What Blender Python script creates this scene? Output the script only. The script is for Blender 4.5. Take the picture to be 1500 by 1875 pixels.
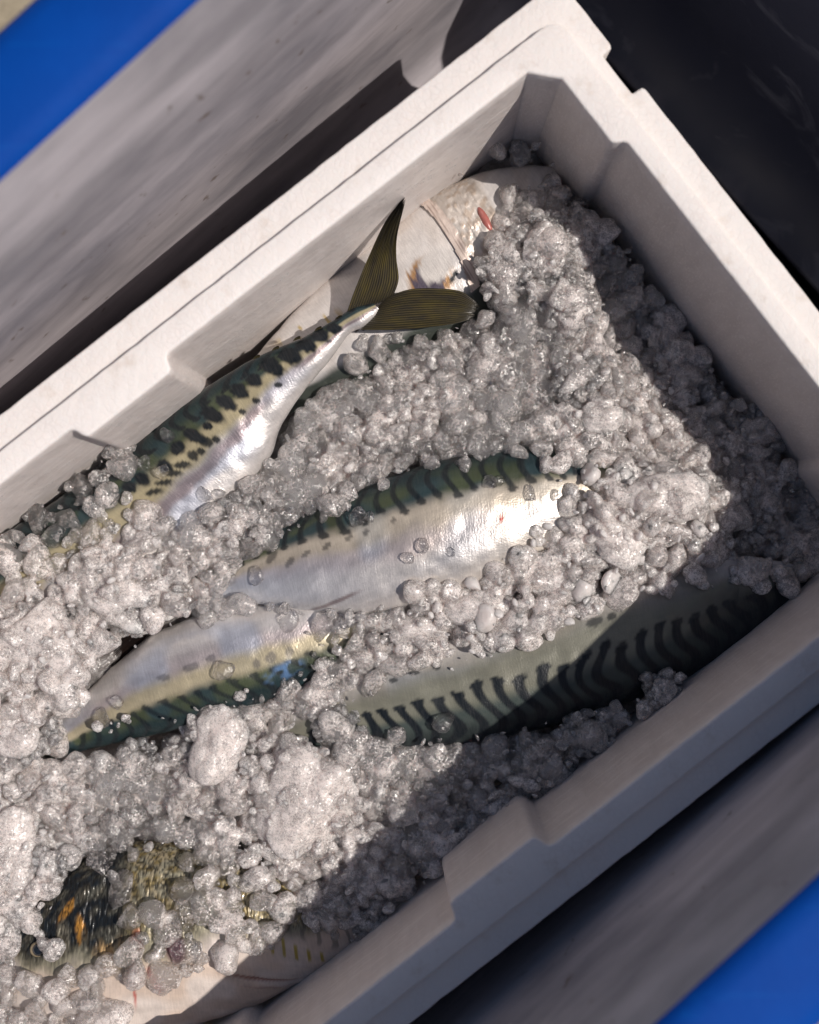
import bpy, math, random
import numpy as np
from mathutils import Vector
from mathutils.geometry import tessellate_polygon

for o in list(bpy.data.objects):
    bpy.data.objects.remove(o)
C = bpy.context.scene.collection
sc = bpy.context.scene
rng = np.random.default_rng(7)
random.seed(7)

# ---------------------------------------------------------------- camera
CAM_H = 0.70                      # camera above the box rim (rim plane is z = 0)
PXM = 3367.5                      # photo pixels per metre on the rim plane
cam = bpy.data.cameras.new('camera')
camo = bpy.data.objects.new('camera', cam); C.objects.link(camo)
camo.location = (0, 0, CAM_H)
cam.sensor_fit = 'HORIZONTAL'; cam.sensor_width = 36.0
cam.lens = 36.0 * CAM_H / (1500.0 / PXM)
cam.clip_start = 0.01; cam.clip_end = 200
cam.dof.use_dof = True; cam.dof.focus_distance = CAM_H + 0.075; cam.dof.aperture_fstop = 4.6
sc.camera = camo
# ---------------------------------------------------------------- light
SUN_DIR = Vector((0.6565, -0.038, 1.0)).normalized()
w = bpy.data.worlds.new('World'); sc.world = w; w.use_nodes = True
nt = w.node_tree
sky = nt.nodes.new('ShaderNodeTexSky'); sky.sky_type = 'NISHITA'; sky.sun_disc = False
sky.sun_elevation = math.asin(SUN_DIR.z)
sky.sun_rotation = math.atan2(SUN_DIR.x, SUN_DIR.y)
sky.dust_density = 1.2; sky.air_density = 0.8; sky.ozone_density = 0.5; sky.altitude = 0
nt.links.new(sky.outputs[0], nt.nodes['Background'].inputs[0])
nt.nodes['Background'].inputs[1].default_value = 0.08
sun = bpy.data.lights.new('sun', 'SUN'); suno = bpy.data.objects.new('sun', sun); C.objects.link(suno)
suno.rotation_euler = SUN_DIR.to_track_quat('Z', 'Y').to_euler()
sun.energy = 5.0; sun.angle = math.radians(0.53); sun.color = (1.0, 0.918, 0.85)
vs = sc.view_settings
vs.view_transform = 'Standard'; vs.look = 'None'; vs.exposure = -0.42; vs.gamma = 1.0
vs.use_curve_mapping = False
sc.render.engine = 'CYCLES'
cy = sc.cycles
cy.max_bounces = 20; cy.transmission_bounces = 10; cy.glossy_bounces = 4; cy.diffuse_bounces = 4
cy.transparent_max_bounces = 12; cy.sample_clamp_indirect = 6.0; cy.sample_clamp_direct = 0.0
cy.caustics_refractive = True; cy.caustics_reflective = False; cy.blur_glossy = 0.6
cy.volume_bounces = 12; cy.use_adaptive_sampling = True; cy.adaptive_threshold = 0.015
cy.use_denoising = True
try:
    cy.denoiser = 'OPENIMAGEDENOISE'; cy.denoising_input_passes = 'RGB_ALBEDO_NORMAL'
except Exception:
    pass

# ---------------------------------------------------------------- helpers
def P(px, py, z):
    """point of the place that stands at height z on the line of a photo pixel (used to measure positions)"""
    k = (CAM_H - z) / CAM_H / PXM
    return np.array([(px - 750.0) * k, -(py - 937.5) * k, z])
def topx(X):
    k = CAM_H / (CAM_H - X[..., 2]) * PXM
    return 750 + X[..., 0] * k, 937.5 - X[..., 1] * k
TH = math.radians(38.0); EU = np.array([math.cos(TH), math.sin(TH)]); EV = np.array([math.sin(TH), -math.cos(TH)])
TT = math.radians(42.3); TU = np.array([math.cos(TT), math.sin(TT)]); TV = np.array([math.sin(TT), -math.cos(TT)])

def mesh_np(name, V, F, smooth=True):
    V = np.asarray(V, dtype=np.float32); F = np.asarray(F, dtype=np.int32)
    me = bpy.data.meshes.new(name); n, k = F.shape
    me.vertices.add(len(V)); me.vertices.foreach_set('co', V.ravel())
    me.loops.add(n * k); me.loops.foreach_set('vertex_index', F.ravel())
    me.polygons.add(n)
    me.polygons.foreach_set('loop_start', np.arange(0, n * k, k, dtype=np.int32))
    me.polygons.foreach_set('loop_total', np.full(n, k, dtype=np.int32))
    me.polygons.foreach_set('use_smooth', np.full(n, smooth, dtype=bool))
    me.update(calc_edges=True)
    return me
def mesh_py(name, V, F, smooth=False):
    me = bpy.data.meshes.new(name); me.from_pydata([tuple(map(float, v)) for v in V], [], [tuple(map(int, f)) for f in F])
    if smooth: me.polygons.foreach_set('use_smooth', [True] * len(me.polygons))
    me.update(); return me
def vcol(me, name, arr):
    a = me.attributes.new(name, 'FLOAT_COLOR', 'POINT')
    arr = np.asarray(arr, dtype=np.float32)
    if arr.shape[1] == 3: arr = np.hstack([arr, np.ones((len(arr), 1), np.float32)])
    a.data.foreach_set('color', arr.ravel())
def vfl(me, name, arr):
    a = me.attributes.new(name, 'FLOAT', 'POINT'); a.data.foreach_set('value', np.asarray(arr, dtype=np.float32))
def vvec(me, name, arr):
    a = me.attributes.new(name, 'FLOAT_VECTOR', 'POINT'); a.data.foreach_set('vector', np.asarray(arr, dtype=np.float32).ravel())
def obj(name, me, mat=None, parent=None):
    o = bpy.data.objects.new(name, me); C.objects.link(o)
    if mat is not None and me is not None and not me.materials: me.materials.append(mat)
    if parent is not None: o.parent = parent
    return o
def tag(o, label=None, cat=None, group=None, kind=None):
    if label: o['label'] = label
    if cat: o['category'] = cat
    if group: o['group'] = group
    if kind: o['kind'] = kind
    return o
class NT:
    def __init__(s, name):
        s.m = bpy.data.materials.new(name); s.m.use_nodes = True; s.t = s.m.node_tree
        s.t.nodes.clear(); s.out = s.n('ShaderNodeOutputMaterial')
    def n(s, typ, **kw):
        nd = s.t.nodes.new(typ)
        for k, v in kw.items():
            if hasattr(nd, k) and not k[0].isupper(): setattr(nd, k, v)
            else: nd.inputs[k.replace('_', ' ')].default_value = v
        return nd
    def l(s, a, b): s.t.links.new(a, b)
    def ramp(s, fac, stops, interp='LINEAR'):
        r = s.t.nodes.new('ShaderNodeValToRGB'); r.color_ramp.interpolation = interp
        els = r.color_ramp.elements
        while len(els) < len(stops): els.new(0.5)
        for e, (p, c) in zip(els, stops):
            e.position = p; e.color = (c, c, c, 1) if not hasattr(c, '__len__') else tuple(c) + (1,) * (4 - len(c))
        s.l(fac, r.inputs[0]); return r.outputs[0]
    def noise(s, vec, scale, detail=3, rough=0.55, dist=0.0):
        nd = s.n('ShaderNodeTexNoise'); nd.inputs['Scale'].default_value = scale; nd.inputs['Detail'].default_value = detail
        nd.inputs['Roughness'].default_value = rough; nd.inputs['Distortion'].default_value = dist
        if vec is not None: s.l(vec, nd.inputs['Vector'])
        return nd.outputs['Fac']
    def coord(s, which='Object'): return s.n('ShaderNodeTexCoord').outputs[which]
    def mapping(s, vec, scale=(1, 1, 1), rot=(0, 0, 0)):
        nd = s.n('ShaderNodeMapping'); nd.inputs['Scale'].default_value = scale; nd.inputs['Rotation'].default_value = rot
        s.l(vec, nd.inputs['Vector']); return nd.outputs[0]
    def math(s, op, a, b=None, clamp=False):
        nd = s.n('ShaderNodeMath'); nd.operation = op; nd.use_clamp = clamp
        for i, x in enumerate((a, b)):
            if x is None: continue
            if isinstance(x, (int, float)): nd.inputs[i].default_value = x
            else: s.l(x, nd.inputs[i])
        return nd.outputs[0]
    def mix(s, fac, a, b):
        nd = s.n('ShaderNodeMix'); nd.data_type = 'RGBA'
        for sock, x in ((nd.inputs[0], fac), (nd.inputs[6], a), (nd.inputs[7], b)):
            if isinstance(x, (int, float)): sock.default_value = x
            elif isinstance(x, tuple): sock.default_value = x + (1,) * (4 - len(x))
            else: s.l(x, sock)
        return nd.outputs[2]
    def bump(s, h, strength=0.3, dist=0.001, normal=None):
        nd = s.n('ShaderNodeBump'); nd.inputs['Strength'].default_value = strength; nd.inputs['Distance'].default_value = dist
        s.l(h, nd.inputs['Height'])
        if normal is not None: s.l(normal, nd.inputs['Normal'])
        return nd.outputs[0]
    def bsdf(s, **kw):
        nd = s.n('ShaderNodeBsdfPrincipled')
        for k, v in kw.items():
            sock = nd.inputs[k.replace('_', ' ')]
            if isinstance(v, (int, float)): sock.default_value = v
            elif isinstance(v, tuple): sock.default_value = v + (1,) * (len(sock.default_value) - len(v))
            else: s.l(v, sock)
        return nd
    def done(s, sh): s.l(sh, s.out.inputs[0]); return s.m

# ---------------------------------------------------------------- materials
def mat_foam():
    M = NT('expanded_polystyrene'); co = M.coord()
    vo = M.n('ShaderNodeTexVoronoi'); vo.feature = 'DISTANCE_TO_EDGE'; vo.inputs['Scale'].default_value = 260; M.l(co, vo.inputs['Vector'])
    seam = M.ramp(vo.outputs['Distance'], [(0.0, 0.0), (0.16, 1.0)])
    n1 = M.noise(co, 900, 3); n2 = M.noise(co, 35, 4)
    n3 = M.noise(M.mapping(co, (9, 9, 2)), 6, 5, 0.65)
    patch = M.ramp(n2, [(0.45, 0.0), (0.7, 1.0)])
    col = M.mix(seam, (0.715, 0.67, 0.645), (0.80, 0.76, 0.735))
    col = M.mix(M.math('MULTIPLY', patch, 0.65), (0.80, 0.765, 0.74), col)
    stain = M.ramp(n3, [(0.58, 0.0), (0.8, 0.55)])
    col = M.mix(stain, col, (0.55, 0.45, 0.36))
    da = M.n('ShaderNodeAttribute'); da.attribute_name = 'damp_shade'; damp_shade = da.outputs['Fac']
    cu = M.mapping(co, (1, 1, 1), (0, 0, -TH)); sk = M.noise(M.mapping(cu, (22, 22, 5)), 5, 4, 0.6)
    dcol = M.mix(M.ramp(sk, [(0.35, 0.0), (0.65, 1.0)]), (0.66, 0.605, 0.575), (0.73, 0.675, 0.645))
    col = M.mix(damp_shade, col, dcol)  # inner faces: dampness, plus some of their shade put into the colour
    h = M.math('ADD', M.math('MULTIPLY', seam, 0.35), M.math('MULTIPLY', n1, 0.6))
    b = M.bump(h, 0.34, 0.0006, M.bump(M.noise(co, 230, 3), 0.22, 0.0010, M.bump(M.ramp(M.noise(co, 48, 3), [(0.40, 0.0), (0.55, 1.0)]), 0.10, 0.0020)))
    dr = M.math('SUBTRACT', 0.6, M.math('MULTIPLY', damp_shade, M.math('MULTIPLY', M.ramp(M.noise(M.mapping(cu, (300, 300, 120)), 1.0, 3), [(0.5, 0.7), (0.66, 1.0)]), 0.30)))
    sl = M.noise(M.mapping(cu, (45, 700, 260)), 1.0, 3, 0.6)
    col = M.mix(M.math('MULTIPLY', damp_shade, M.ramp(sl, [(0.52, 0.0), (0.66, 0.55)])), col, (0.84, 0.79, 0.755))
    b = M.bump(M.math('MULTIPLY', sl, damp_shade), 0.35, 0.0010, b)
    p = M.bsdf(Base_Color=col, Roughness=dr, Normal=b, Specular_IOR_Level=0.4)
    p.inputs['Subsurface Weight'].default_value = 0.25; p.inputs['Subsurface Radius'].default_value = (1, .8, .7); p.inputs['Subsurface Scale'].default_value = 0.003
    return M.done(p.outputs[0])
def mat_tub_liner():
    M = NT('worn_grey_polyethylene'); co = M.mapping(M.coord(), (1, 1, 1), (0, 0, -TT))
    st = M.noise(M.mapping(co, (5, 40, 40)), 1.0, 5, 0.6)
    st2 = M.noise(M.mapping(co, (14, 420, 420)), 1.0, 3, 0.6)
    bl = M.noise(M.mapping(co, (6, 14, 14)), 1.0, 5, 0.6); sp = M.noise(co, 75, 3, 0.5)
    col = M.mix(M.ramp(bl, [(0.36, 0.0), (0.64, 1.0)]), (0.25, 0.24, 0.265), (0.56, 0.52, 0.54))
    col = M.mix(M.ramp(st, [(0.42, 0.0), (0.7, 0.45)]), col, (0.16, 0.15, 0.165))
    col = M.mix(M.ramp(st2, [(0.55, 0.0), (0.75, 0.22)]), col, (0.55, 0.51, 0.505))
    col = M.mix(M.ramp(sp, [(0.68, 0.0), (0.75, 0.7)]), col, (0.15, 0.11, 0.08))
    # end wall's deep shade painted into its colour, with ragged edge and pale smears
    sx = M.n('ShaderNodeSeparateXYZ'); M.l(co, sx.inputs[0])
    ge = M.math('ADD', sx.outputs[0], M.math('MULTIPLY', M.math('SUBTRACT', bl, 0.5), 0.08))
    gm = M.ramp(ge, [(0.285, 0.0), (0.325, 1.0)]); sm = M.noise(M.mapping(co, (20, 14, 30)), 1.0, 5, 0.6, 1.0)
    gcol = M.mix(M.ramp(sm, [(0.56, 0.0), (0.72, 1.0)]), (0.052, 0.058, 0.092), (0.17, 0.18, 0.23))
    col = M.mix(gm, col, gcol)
    b = M.bump(st2, 0.15, 0.0006)
    p = M.bsdf(Base_Color=col, Roughness=M.ramp(bl, [(0.3, 0.35), (0.7, 0.6)]), Normal=b)
    return M.done(p.outputs[0])
def mat_blue():
    M = NT('blue_polyethylene'); co = M.coord()
    n = M.noise(co, 14, 4); n2 = M.noise(M.mapping(co, (4, 60, 60)), 3, 4)
    col = M.mix(n, (0.0, 0.032, 0.22), (0.0, 0.075, 0.40))
    col = M.mix(M.ramp(n2, [(0.6, 0.0), (0.8, 0.25)]), col, (0.0, 0.13, 0.48))
    p = M.bsdf(Base_Color=col, Roughness=0.62, Specular_IOR_Level=0.12, Normal=M.bump(M.noise(co, 300, 3), 0.2, 0.0008))
    return M.done(p.outputs[0])
def mat_ground():
    M = NT('sandy_concrete'); co = M.coord()
    a = M.noise(co, 6, 6, 0.65); g = M.noise(co, 260, 4, 0.6)
    col = M.mix(M.ramp(a, [(0.3, 0.0), (0.7, 1.0)]), (0.30, 0.25, 0.17), (0.46, 0.40, 0.29))
    col = M.mix(M.ramp(g, [(0.4, 0.0), (0.7, 0.5)]), col, (0.20, 0.17, 0.12))
    p = M.bsdf(Base_Color=col, Roughness=0.9, Normal=M.bump(g, 0.5, 0.003))
    return M.done(p.outputs[0])
def mat_ice(name, frost0=None, lo=0.0, hi=0.7, rough=0.12, tint=(0.80, 0.745, 0.725), bumpk=1.0, tfrac=0.45, dens=90.0, vary=0.8):
    """frozen water: clear refracting skin, air bubbles inside as scattering volume, some white frost"""
    M = NT(name); co = M.coord('Object')
    geo = M.n('ShaderNodeNewGeometry').outputs['Position']
    big = M.noise(geo, 150, 3, 0.6); fine = M.noise(geo, 1500, 3, 0.7); mid = M.noise(geo, 650, 4, 0.65)
    if frost0 is None:
        at = M.n('ShaderNodeAttribute'); at.attribute_name = 'frost'; f = at.outputs['Fac']
    else:
        f = M.n('ShaderNodeValue'); f.outputs[0].default_value = frost0; f = f.outputs[0]
    var = M.math('SUBTRACT', M.math('ADD', big, M.math('ADD', mid, fine)), 1.5)
    fac = M.math('ADD', f, M.math('MULTIPLY', var, vary))
    fac = M.math('MINIMUM', M.math('MAXIMUM', fac, lo), hi)
    nb = M.bump(mid, 0.45 * bumpk, 0.0012, None)
    nb = M.bump(fine, 0.55 * bumpk, 0.0004, nb)
    gl = M.n('ShaderNodeBsdfGlass'); gl.inputs['IOR'].default_value = 1.31; gl.inputs['Roughness'].default_value = rough
    gl.inputs['Color'].default_value = (0.99, 0.985, 0.985, 1); M.l(nb, gl.inputs['Normal'])
    tr = M.n('ShaderNodeBsdfTransparent'); tr.inputs[0].default_value = (0.98, 0.98, 0.98, 1)
    gt = M.n('ShaderNodeMixShader'); gt.inputs[0].default_value = tfrac; M.l(gl.outputs[0], gt.inputs[1]); M.l(tr.outputs[0], gt.inputs[2])
    fr = M.bsdf(Base_Color=tint, Roughness=0.18, Normal=nb, IOR=1.31)
    fr.inputs['Subsurface Weight'].default_value = 1.0; fr.inputs['Subsurface Radius'].default_value = (1.0, 0.95, 0.95); fr.inputs['Subsurface Scale'].default_value = 0.006
    mx = M.n('ShaderNodeMixShader'); M.l(fac, mx.inputs[0]); M.l(gt.outputs[0], mx.inputs[1]); M.l(fr.outputs[0], mx.inputs[2])
    gy = M.n('ShaderNodeBsdfGlossy'); gy.inputs['Roughness'].default_value = 0.17; gy.inputs['Color'].default_value = (1, 1, 1, 1)
    M.l(M.bump(M.noise(geo, 480, 2, 0.5), 0.6, 0.0016), gy.inputs['Normal'])           # wet film: soft glints of the sun
    wet = M.n('ShaderNodeMixShader'); wet.inputs[0].default_value = 0.04; M.l(mx.outputs[0], wet.inputs[1]); M.l(gy.outputs[0], wet.inputs[2]); mx = wet
    if dens > 0:
        vo = M.n('ShaderNodeVolumeScatter'); vo.inputs['Color'].default_value = (0.993, 0.955, 0.938, 1); vo.inputs['Density'].default_value = dens; vo.inputs['Anisotropy'].default_value = 0.15
        M.l(vo.outputs[0], M.out.inputs['Volume'])
    return M.done(mx.outputs[0])
def mat_skin():
    M = NT('mackerel_skin')
    at = M.n('ShaderNodeAttribute'); at.attribute_name = 'pattern'
    fv = M.n('ShaderNodeAttribute'); fv.attribute_name = 'flow'
    si = M.n('ShaderNodeAttribute'); si.attribute_name = 'silver'
    v = fv.outputs['Vector']
    ridge = M.noise(M.mapping(v, (900, 110, 1), (0, 0, 0.25)), 1.0, 3, 0.6)
    fine = M.noise(M.mapping(v, (1500, 1500, 1)), 1.0, 2)
    blot = M.noise(M.mapping(v, (45, 90, 1)), 1.0, 4, 0.6)
    vo = M.n('ShaderNodeTexVoronoi'); vo.inputs['Scale'].default_value = 1.0; M.l(M.mapping(v, (800, 1000, 1)), vo.inputs['Vector'])
    vm = M.n('ShaderNodeVectorMath'); vm.operation = 'SCALE'; M.l(at.outputs['Color'], vm.inputs[0]); M.l(M.ramp(blot, [(0.3, 0.78), (0.7, 1.0)]), vm.inputs['Scale']); col = vm.outputs[0]
    col = M.mix(M.math('MULTIPLY', M.ramp(ridge, [(0.35, 1.0), (0.6, 0.0)]), 0.13), col, (0.10, 0.10, 0.10))
    h = M.math('ADD', M.math('MULTIPLY', ridge, 0.8), M.math('ADD', M.math('MULTIPLY', fine, 0.3), M.math('MULTIPLY', vo.outputs['Distance'], 0.4)))
    b = M.bump(h, 0.28, 0.0006, M.bump(blot, 0.25, 0.0015))
    p = M.bsdf(Base_Color=col, Normal=b, Metallic=M.math('MULTIPLY', si.outputs['Fac'], 0.55), Roughness=M.ramp(blot, [(0.3, 0.30), (0.7, 0.42)]),
               Coat_Weight=0.30, Coat_Roughness=0.08, Specular_IOR_Level=0.3, Coat_IOR=1.33)
    return M.done(p.outputs[0])
def mat_fin(name, a, b_, c):
    M = NT(name)
    fv = M.n('ShaderNodeAttribute'); fv.attribute_name = 'flow'; v = fv.outputs['Vector']   # x along ray, y across rays (ray number)
    rays = M.n('ShaderNodeTexWave'); rays.wave_type = 'BANDS'; rays.bands_direction = 'Y'; rays.inputs['Scale'].default_value = 1.0
    rays.inputs['Distortion'].default_value = 2.2; rays.inputs['Detail'].default_value = 2; rays.inputs['Detail Scale'].default_value = 0.6; M.l(M.mapping(v, (.12, .314, 1)), rays.inputs['Vector'])
    n = M.noise(M.mapping(v, (5, 0.35, 1)), 1.0, 4, 0.6)
    col = M.mix(M.ramp(n, [(0.35, 0.0), (0.65, 1.0)]), a, b_)
    col = M.mix(M.ramp(rays.outputs['Fac'], [(0.15, 0.7), (0.55, 0.0)]), col, c)
    sx = M.n('ShaderNodeSeparateXYZ'); M.l(v, sx.inputs[0])
    col = M.mix(M.ramp(sx.outputs[0], [(0.0, 0.85), (0.22, 0.0), (0.7, 0.0), (1.0, 0.8)]), col, tuple(x * .6 + .004 for x in b_))
    bm = M.bump(rays.outputs['Fac'], 0.8, 0.0006)
    p = M.bsdf(Base_Color=col, Roughness=0.38, Normal=bm, Coat_Weight=0.4, Coat_Roughness=0.15)
    t = M.n('ShaderNodeBsdfTranslucent'); M.l(col, t.inputs[0])
    mx = M.n('ShaderNodeMixShader'); mx.inputs[0].default_value = 0.35; M.l(p.outputs[0], mx.inputs[1]); M.l(t.outputs[0], mx.inputs[2])
    return M.done(mx.outputs[0])
def mat_plain(name, col, rough=0.3, coat=0.0, metallic=0.0, nscale=400, var=0.4):
    M = NT(name); co = M.coord(); n = M.noise(co, nscale, 3)
    c = M.mix(n, tuple(x * (1 - var) for x in col), tuple(min(1, x * (1 + var)) for x in col))
    p = M.bsdf(Base_Color=c, Roughness=rough, Coat_Weight=coat, Metallic=metallic, Normal=M.bump(n, 0.25, 0.0008))
    return M.done(p.outputs[0])
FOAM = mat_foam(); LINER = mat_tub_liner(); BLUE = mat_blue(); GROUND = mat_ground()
SKIN = mat_skin()
TI = (.92, .835, .80)
ICE_STUFF = mat_ice('crushed_ice_grey', None, 0.0, 0.85, 0.04, tint=TI, dens=105, vary=2.2, tfrac=.30, bumpk=1.9)
ICE_STUFFC = mat_ice('crushed_ice_clear', None, 0.0, 0.3, 0.02, tint=TI, dens=25, vary=1.9, tfrac=.25, bumpk=1.5)
ICE_STUFFW = mat_ice('crushed_ice_white', None, 0.0, 0.8, 0.05, tint=TI, dens=200, vary=2.0, tfrac=.38, bumpk=1.7)
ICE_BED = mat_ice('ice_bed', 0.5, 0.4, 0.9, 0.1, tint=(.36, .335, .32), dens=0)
ICE_CLEAR = mat_ice('clear_ice', 0.0, 0.0, 0.12, 0.02, bumpk=0.5, tfrac=0.35, dens=12, vary=.3)
ICE_GLASSY = mat_ice('glassy_ice', 0.0, 0.0, 0.3, 0.02, tint=TI, dens=25, vary=1.9, tfrac=.25, bumpk=1.5)
ICE_GREY = mat_ice('grey_ice', 0.22, 0.0, 0.6, 0.04, tint=TI, dens=105, vary=2.2, tfrac=.30, bumpk=1.9)
ICE_WHITE = mat_ice('white_ice', 0.34, 0.0, 0.85, 0.05, tint=TI, dens=150, vary=2.1, tfrac=.34, bumpk=1.8)
ICE_SNOW = mat_ice('packed_ice', 0.62, 0.1, .9, 0.05, tint=TI, dens=400, vary=1.4, tfrac=.5, bumpk=1.5)

# ---------------------------------------------------------------- ground and tub
me = mesh_py('ground', [(-40, -40, -0.34), (40, -40, -0.34), (40, 40, -0.34), (-40, 40, -0.34)], [(0, 1, 2, 3)])
tag(obj('ground', me, GROUND), kind='structure')

def sweep_rect(prof, u0, u1, v0, v1, R, nseg=10, nlong=24, close_floor=False):
    """profile (outward offset, z) swept round a rounded rectangle of the tub's own axes"""
    V = []; F = []; ring = None
    for (o, z) in prof:
        r = max(R + o, 0.002); pts = []
        cs = [(u1 - R, v1 - R, 0), (u0 + R, v1 - R, 90), (u0 + R, v0 + R, 180), (u1 - R, v0 + R, 270)]
        for ci, (cu, cv, a0) in enumerate(cs):
            for k in range(nseg + 1):
                a = math.radians(a0 + 90 * k / nseg); pts.append((cu + r * math.cos(a), cv + r * math.sin(a)))
        ring = len(pts)
        for (u, v) in pts:
            xy = TU * u + TV * v; V.append((xy[0], xy[1], z))
    for j in range(len(prof) - 1):
        for i in range(ring):
            a = j * ring + i; b = j * ring + (i + 1) % ring
            F.append((a, b, b + ring, a + ring))
    if close_floor:
        F.append(tuple(range(ring)))
    return V, F
TUB = dict(u0=-0.86, u1=0.372, v0=-0.2257, v1=0.2357, R=0.055)
HR = 0.14
prof = [(-0.060, -0.212), (-0.05, -0.2115), (-0.035, -0.207), (-0.022, -0.197), (-0.010, -0.183), (-0.0055, -0.165), (-0.0035, -0.12),
        (-0.0035, -0.05), (-0.0040, 0.02), (-0.0045, 0.045), (-0.0045, 0.065), (-0.0040, 0.085), (-0.0030, 0.108), (-0.0015, 0.128), (0.0012, 0.1385)]
tub = obj('fish_tub', None); tub.location = (0, 0, 0)
tag(tub, 'large blue-rimmed plastic tub with worn grey inside walls, holding the white foam box', 'tub')
V, F = sweep_rect(prof, **TUB, close_floor=True)
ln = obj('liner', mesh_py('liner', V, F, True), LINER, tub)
prof2 = [(0.0012, 0.1380), (0.0025, 0.1400), (0.006, 0.1425), (0.012, 0.1440), (0.039, 0.1440), (0.046, 0.142), (0.050, 0.138), (0.0515, 0.132), (0.0515, 0.085),
         (0.0495, 0.082), (0.040, 0.08), (0.040, -0.30), (0.035, -0.335), (-0.02, -0.336)]
V, F = sweep_rect(prof2, **TUB)
obj('rim', mesh_py('rim', V, F, True), BLUE, tub)

# ---------------------------------------------------------------- foam box
def fillet(pts, seg=5):
    """pts: (u, v, radius) -> closed polyline with rounded corners"""
    out = []; n = len(pts)
    for i in range(n):
        p = np.array(pts[i][:2]); a = np.array(pts[i - 1][:2]); b = np.array(pts[(i + 1) % n][:2]); r = pts[i][2]
        da = a - p; db = b - p; la = np.linalg.norm(da); lb = np.linalg.norm(db); da /= la; db /= lb
        if r <= 0: out.append(p); continue
        ang = math.acos(np.clip(da @ db, -1, 1)); t = min(r / math.tan(ang / 2), la * .45, lb * .45)
        p0 = p + da * t; p1 = p + db * t
        for k in range(seg + 1):
            q = k / seg; out.append((1 - q) ** 2 * p0 + 2 * q * (1 - q) * p + q * q * p1)
    return np.array(out)
def densify(c, step=0.006):
    out = []
    for i in range(len(c)):
        a = c[i]; b = c[(i + 1) % len(c)]; k = max(1, int(np.linalg.norm(b - a) / step))
        for j in range(k): out.append(a + (b - a) * j / k)
    return np.array(out)
def offs(c, d):
    """offset a clockwise/anticlockwise closed polyline by d to its left"""
    t = np.roll(c, -1, 0) - np.roll(c, 1, 0); t /= np.linalg.norm(t, axis=1)[:, None]
    return c + d * np.stack([-t[:, 1], t[:, 0]], 1)
UE = 0.2450; US = -0.555; VL = -0.1803; VR = 0.2215
outer = fillet([(US, VL, .008), (US, VR, .008), (UE, VR, .006), (UE, 0.140, .003), (0.2376, 0.140, .002), (0.2376, 0.112, .002), (UE, 0.112, .003),
                (UE, -0.1055, .0035), (0.2376, -0.1055, .0015), (0.2376, -0.132, .0015), (UE, -0.132, .004), (UE, VL, .010)])
lip = fillet([(US + .016, VL + .017, .012), (US + .016, VR - .0165, .012), (UE - .016, VR - .0165, .012), (UE - .016, VL + .017, .012)], 8)
I0, I1, B0, B1, BR = 0.2170, 0.2102, -0.149, -0.1399, 0.0045
inn = [(US + .035, B0, .01), (US + .035, 0.1904, .01)]
for a, b in ((-0.330, -0.265), (-0.1168, -0.052)):
    inn += [(a, 0.1904, BR), (a + .003, 0.1805, BR), (b - .003, 0.1805, BR), (b, 0.1904, BR)]
inn += [(0.198, 0.1904, .001), (I1, 0.177, .001), (I1, 0.131, BR), (I0, 0.128, BR), (I0, -0.0865, BR), (I1, -0.0905, BR), (I1, -0.1348, .001), (0.1978, B0, .001)]
for a, b in ((-0.1168, -0.052), (-0.330, -0.265)):
    inn += [(b, B0, BR), (b - .003, B1, BR), (a + .003, B1, BR), (a, B0, BR)]
inner = fillet(inn)
def area(c): return 0.5 * np.sum(c[:, 0] * np.roll(c[:, 1], -1) - np.roll(c[:, 0], -1) * c[:, 1])
cont = []
for c in (outer, lip, inner):
    c = densify(c)
    if area(c) < 0: c = c[::-1]
    cont.append(c)                                   # all anticlockwise in (u, v): left = inside
outer, lip, inner = cont
jit = lambda c, a: c + rng.normal(0, a, c.shape)
outer = jit(outer, .00012); lip = jit(lip, .00010); inner = jit(inner, .00006)
ZL = -0.0055; R3 = [(0.0016, 0.0), (0.0009, 0.00018), (0.0004, 0.0005), (0.0, 0.0016)]
V = []; F = []; rings = {}
def ring(key, c, z):
    rings[key] = (len(V), len(c))
    for (u, v) in c:
        xy = EU * u + EV * v; V.append((xy[0], xy[1], z))
def strip(a, b):
    i, n = rings[a]; j, m = rings[b]
    for k in range(n):
        k2 = (k + 1) % n; F.append((i + k, i + k2, j + k2, j + k))
def cap(a, b):
    i, n = rings[a]; j, m = rings[b]
    ta = [Vector(V[i + k]) for k in range(n)]; tb = [Vector(V[j + k]) for k in range(m)]
    idx = list(range(i, i + n)) + list(range(j, j + m))
    for t in tessellate_polygon([ta, tb]): F.append(tuple(idx[q] for q in t))
ring('o9', offs(outer, .006), -0.190); ring('o8', offs(outer, .004), -0.187)
for k in (3, 2, 1, 0): ring(f'o{k}', offs(outer, R3[k][0]), ZL - R3[k][1])
strip('o9', 'o8'); strip('o8', 'o3'); strip('o3', 'o2'); strip('o2', 'o1'); strip('o1', 'o0')
ring('l9', lip, ZL)
for k in (3, 2, 1, 0): ring(f'l{k}', offs(lip, R3[k][0] * .6), -R3[k][1] * .6)
cap('o0', 'l9'); strip('l9', 'l3'); strip('l3', 'l2'); strip('l2', 'l1'); strip('l1', 'l0')
for k in (0, 1, 2, 3): ring(f'i{k}', offs(inner, -R3[k][0]), -R3[k][1])
cap('l0', 'i0'); strip('i0', 'i1'); strip('i1', 'i2'); strip('i2', 'i3')
for q, z in enumerate(np.linspace(-0.012, -0.158, 8)): ring(f'w{q}', offs(inner, -z * .03), z)
strip('i3', 'w0')
for q in range(7): strip(f'w{q}', f'w{q+1}')
ring('f0', offs(inner, .0075), -0.1635); strip('w7', 'f0')
i, n = rings['f0']; F.append(tuple(range(i, i + n)))
i, n = rings['o9']; F.append(tuple(range(i + n - 1, i - 1, -1)))
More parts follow.
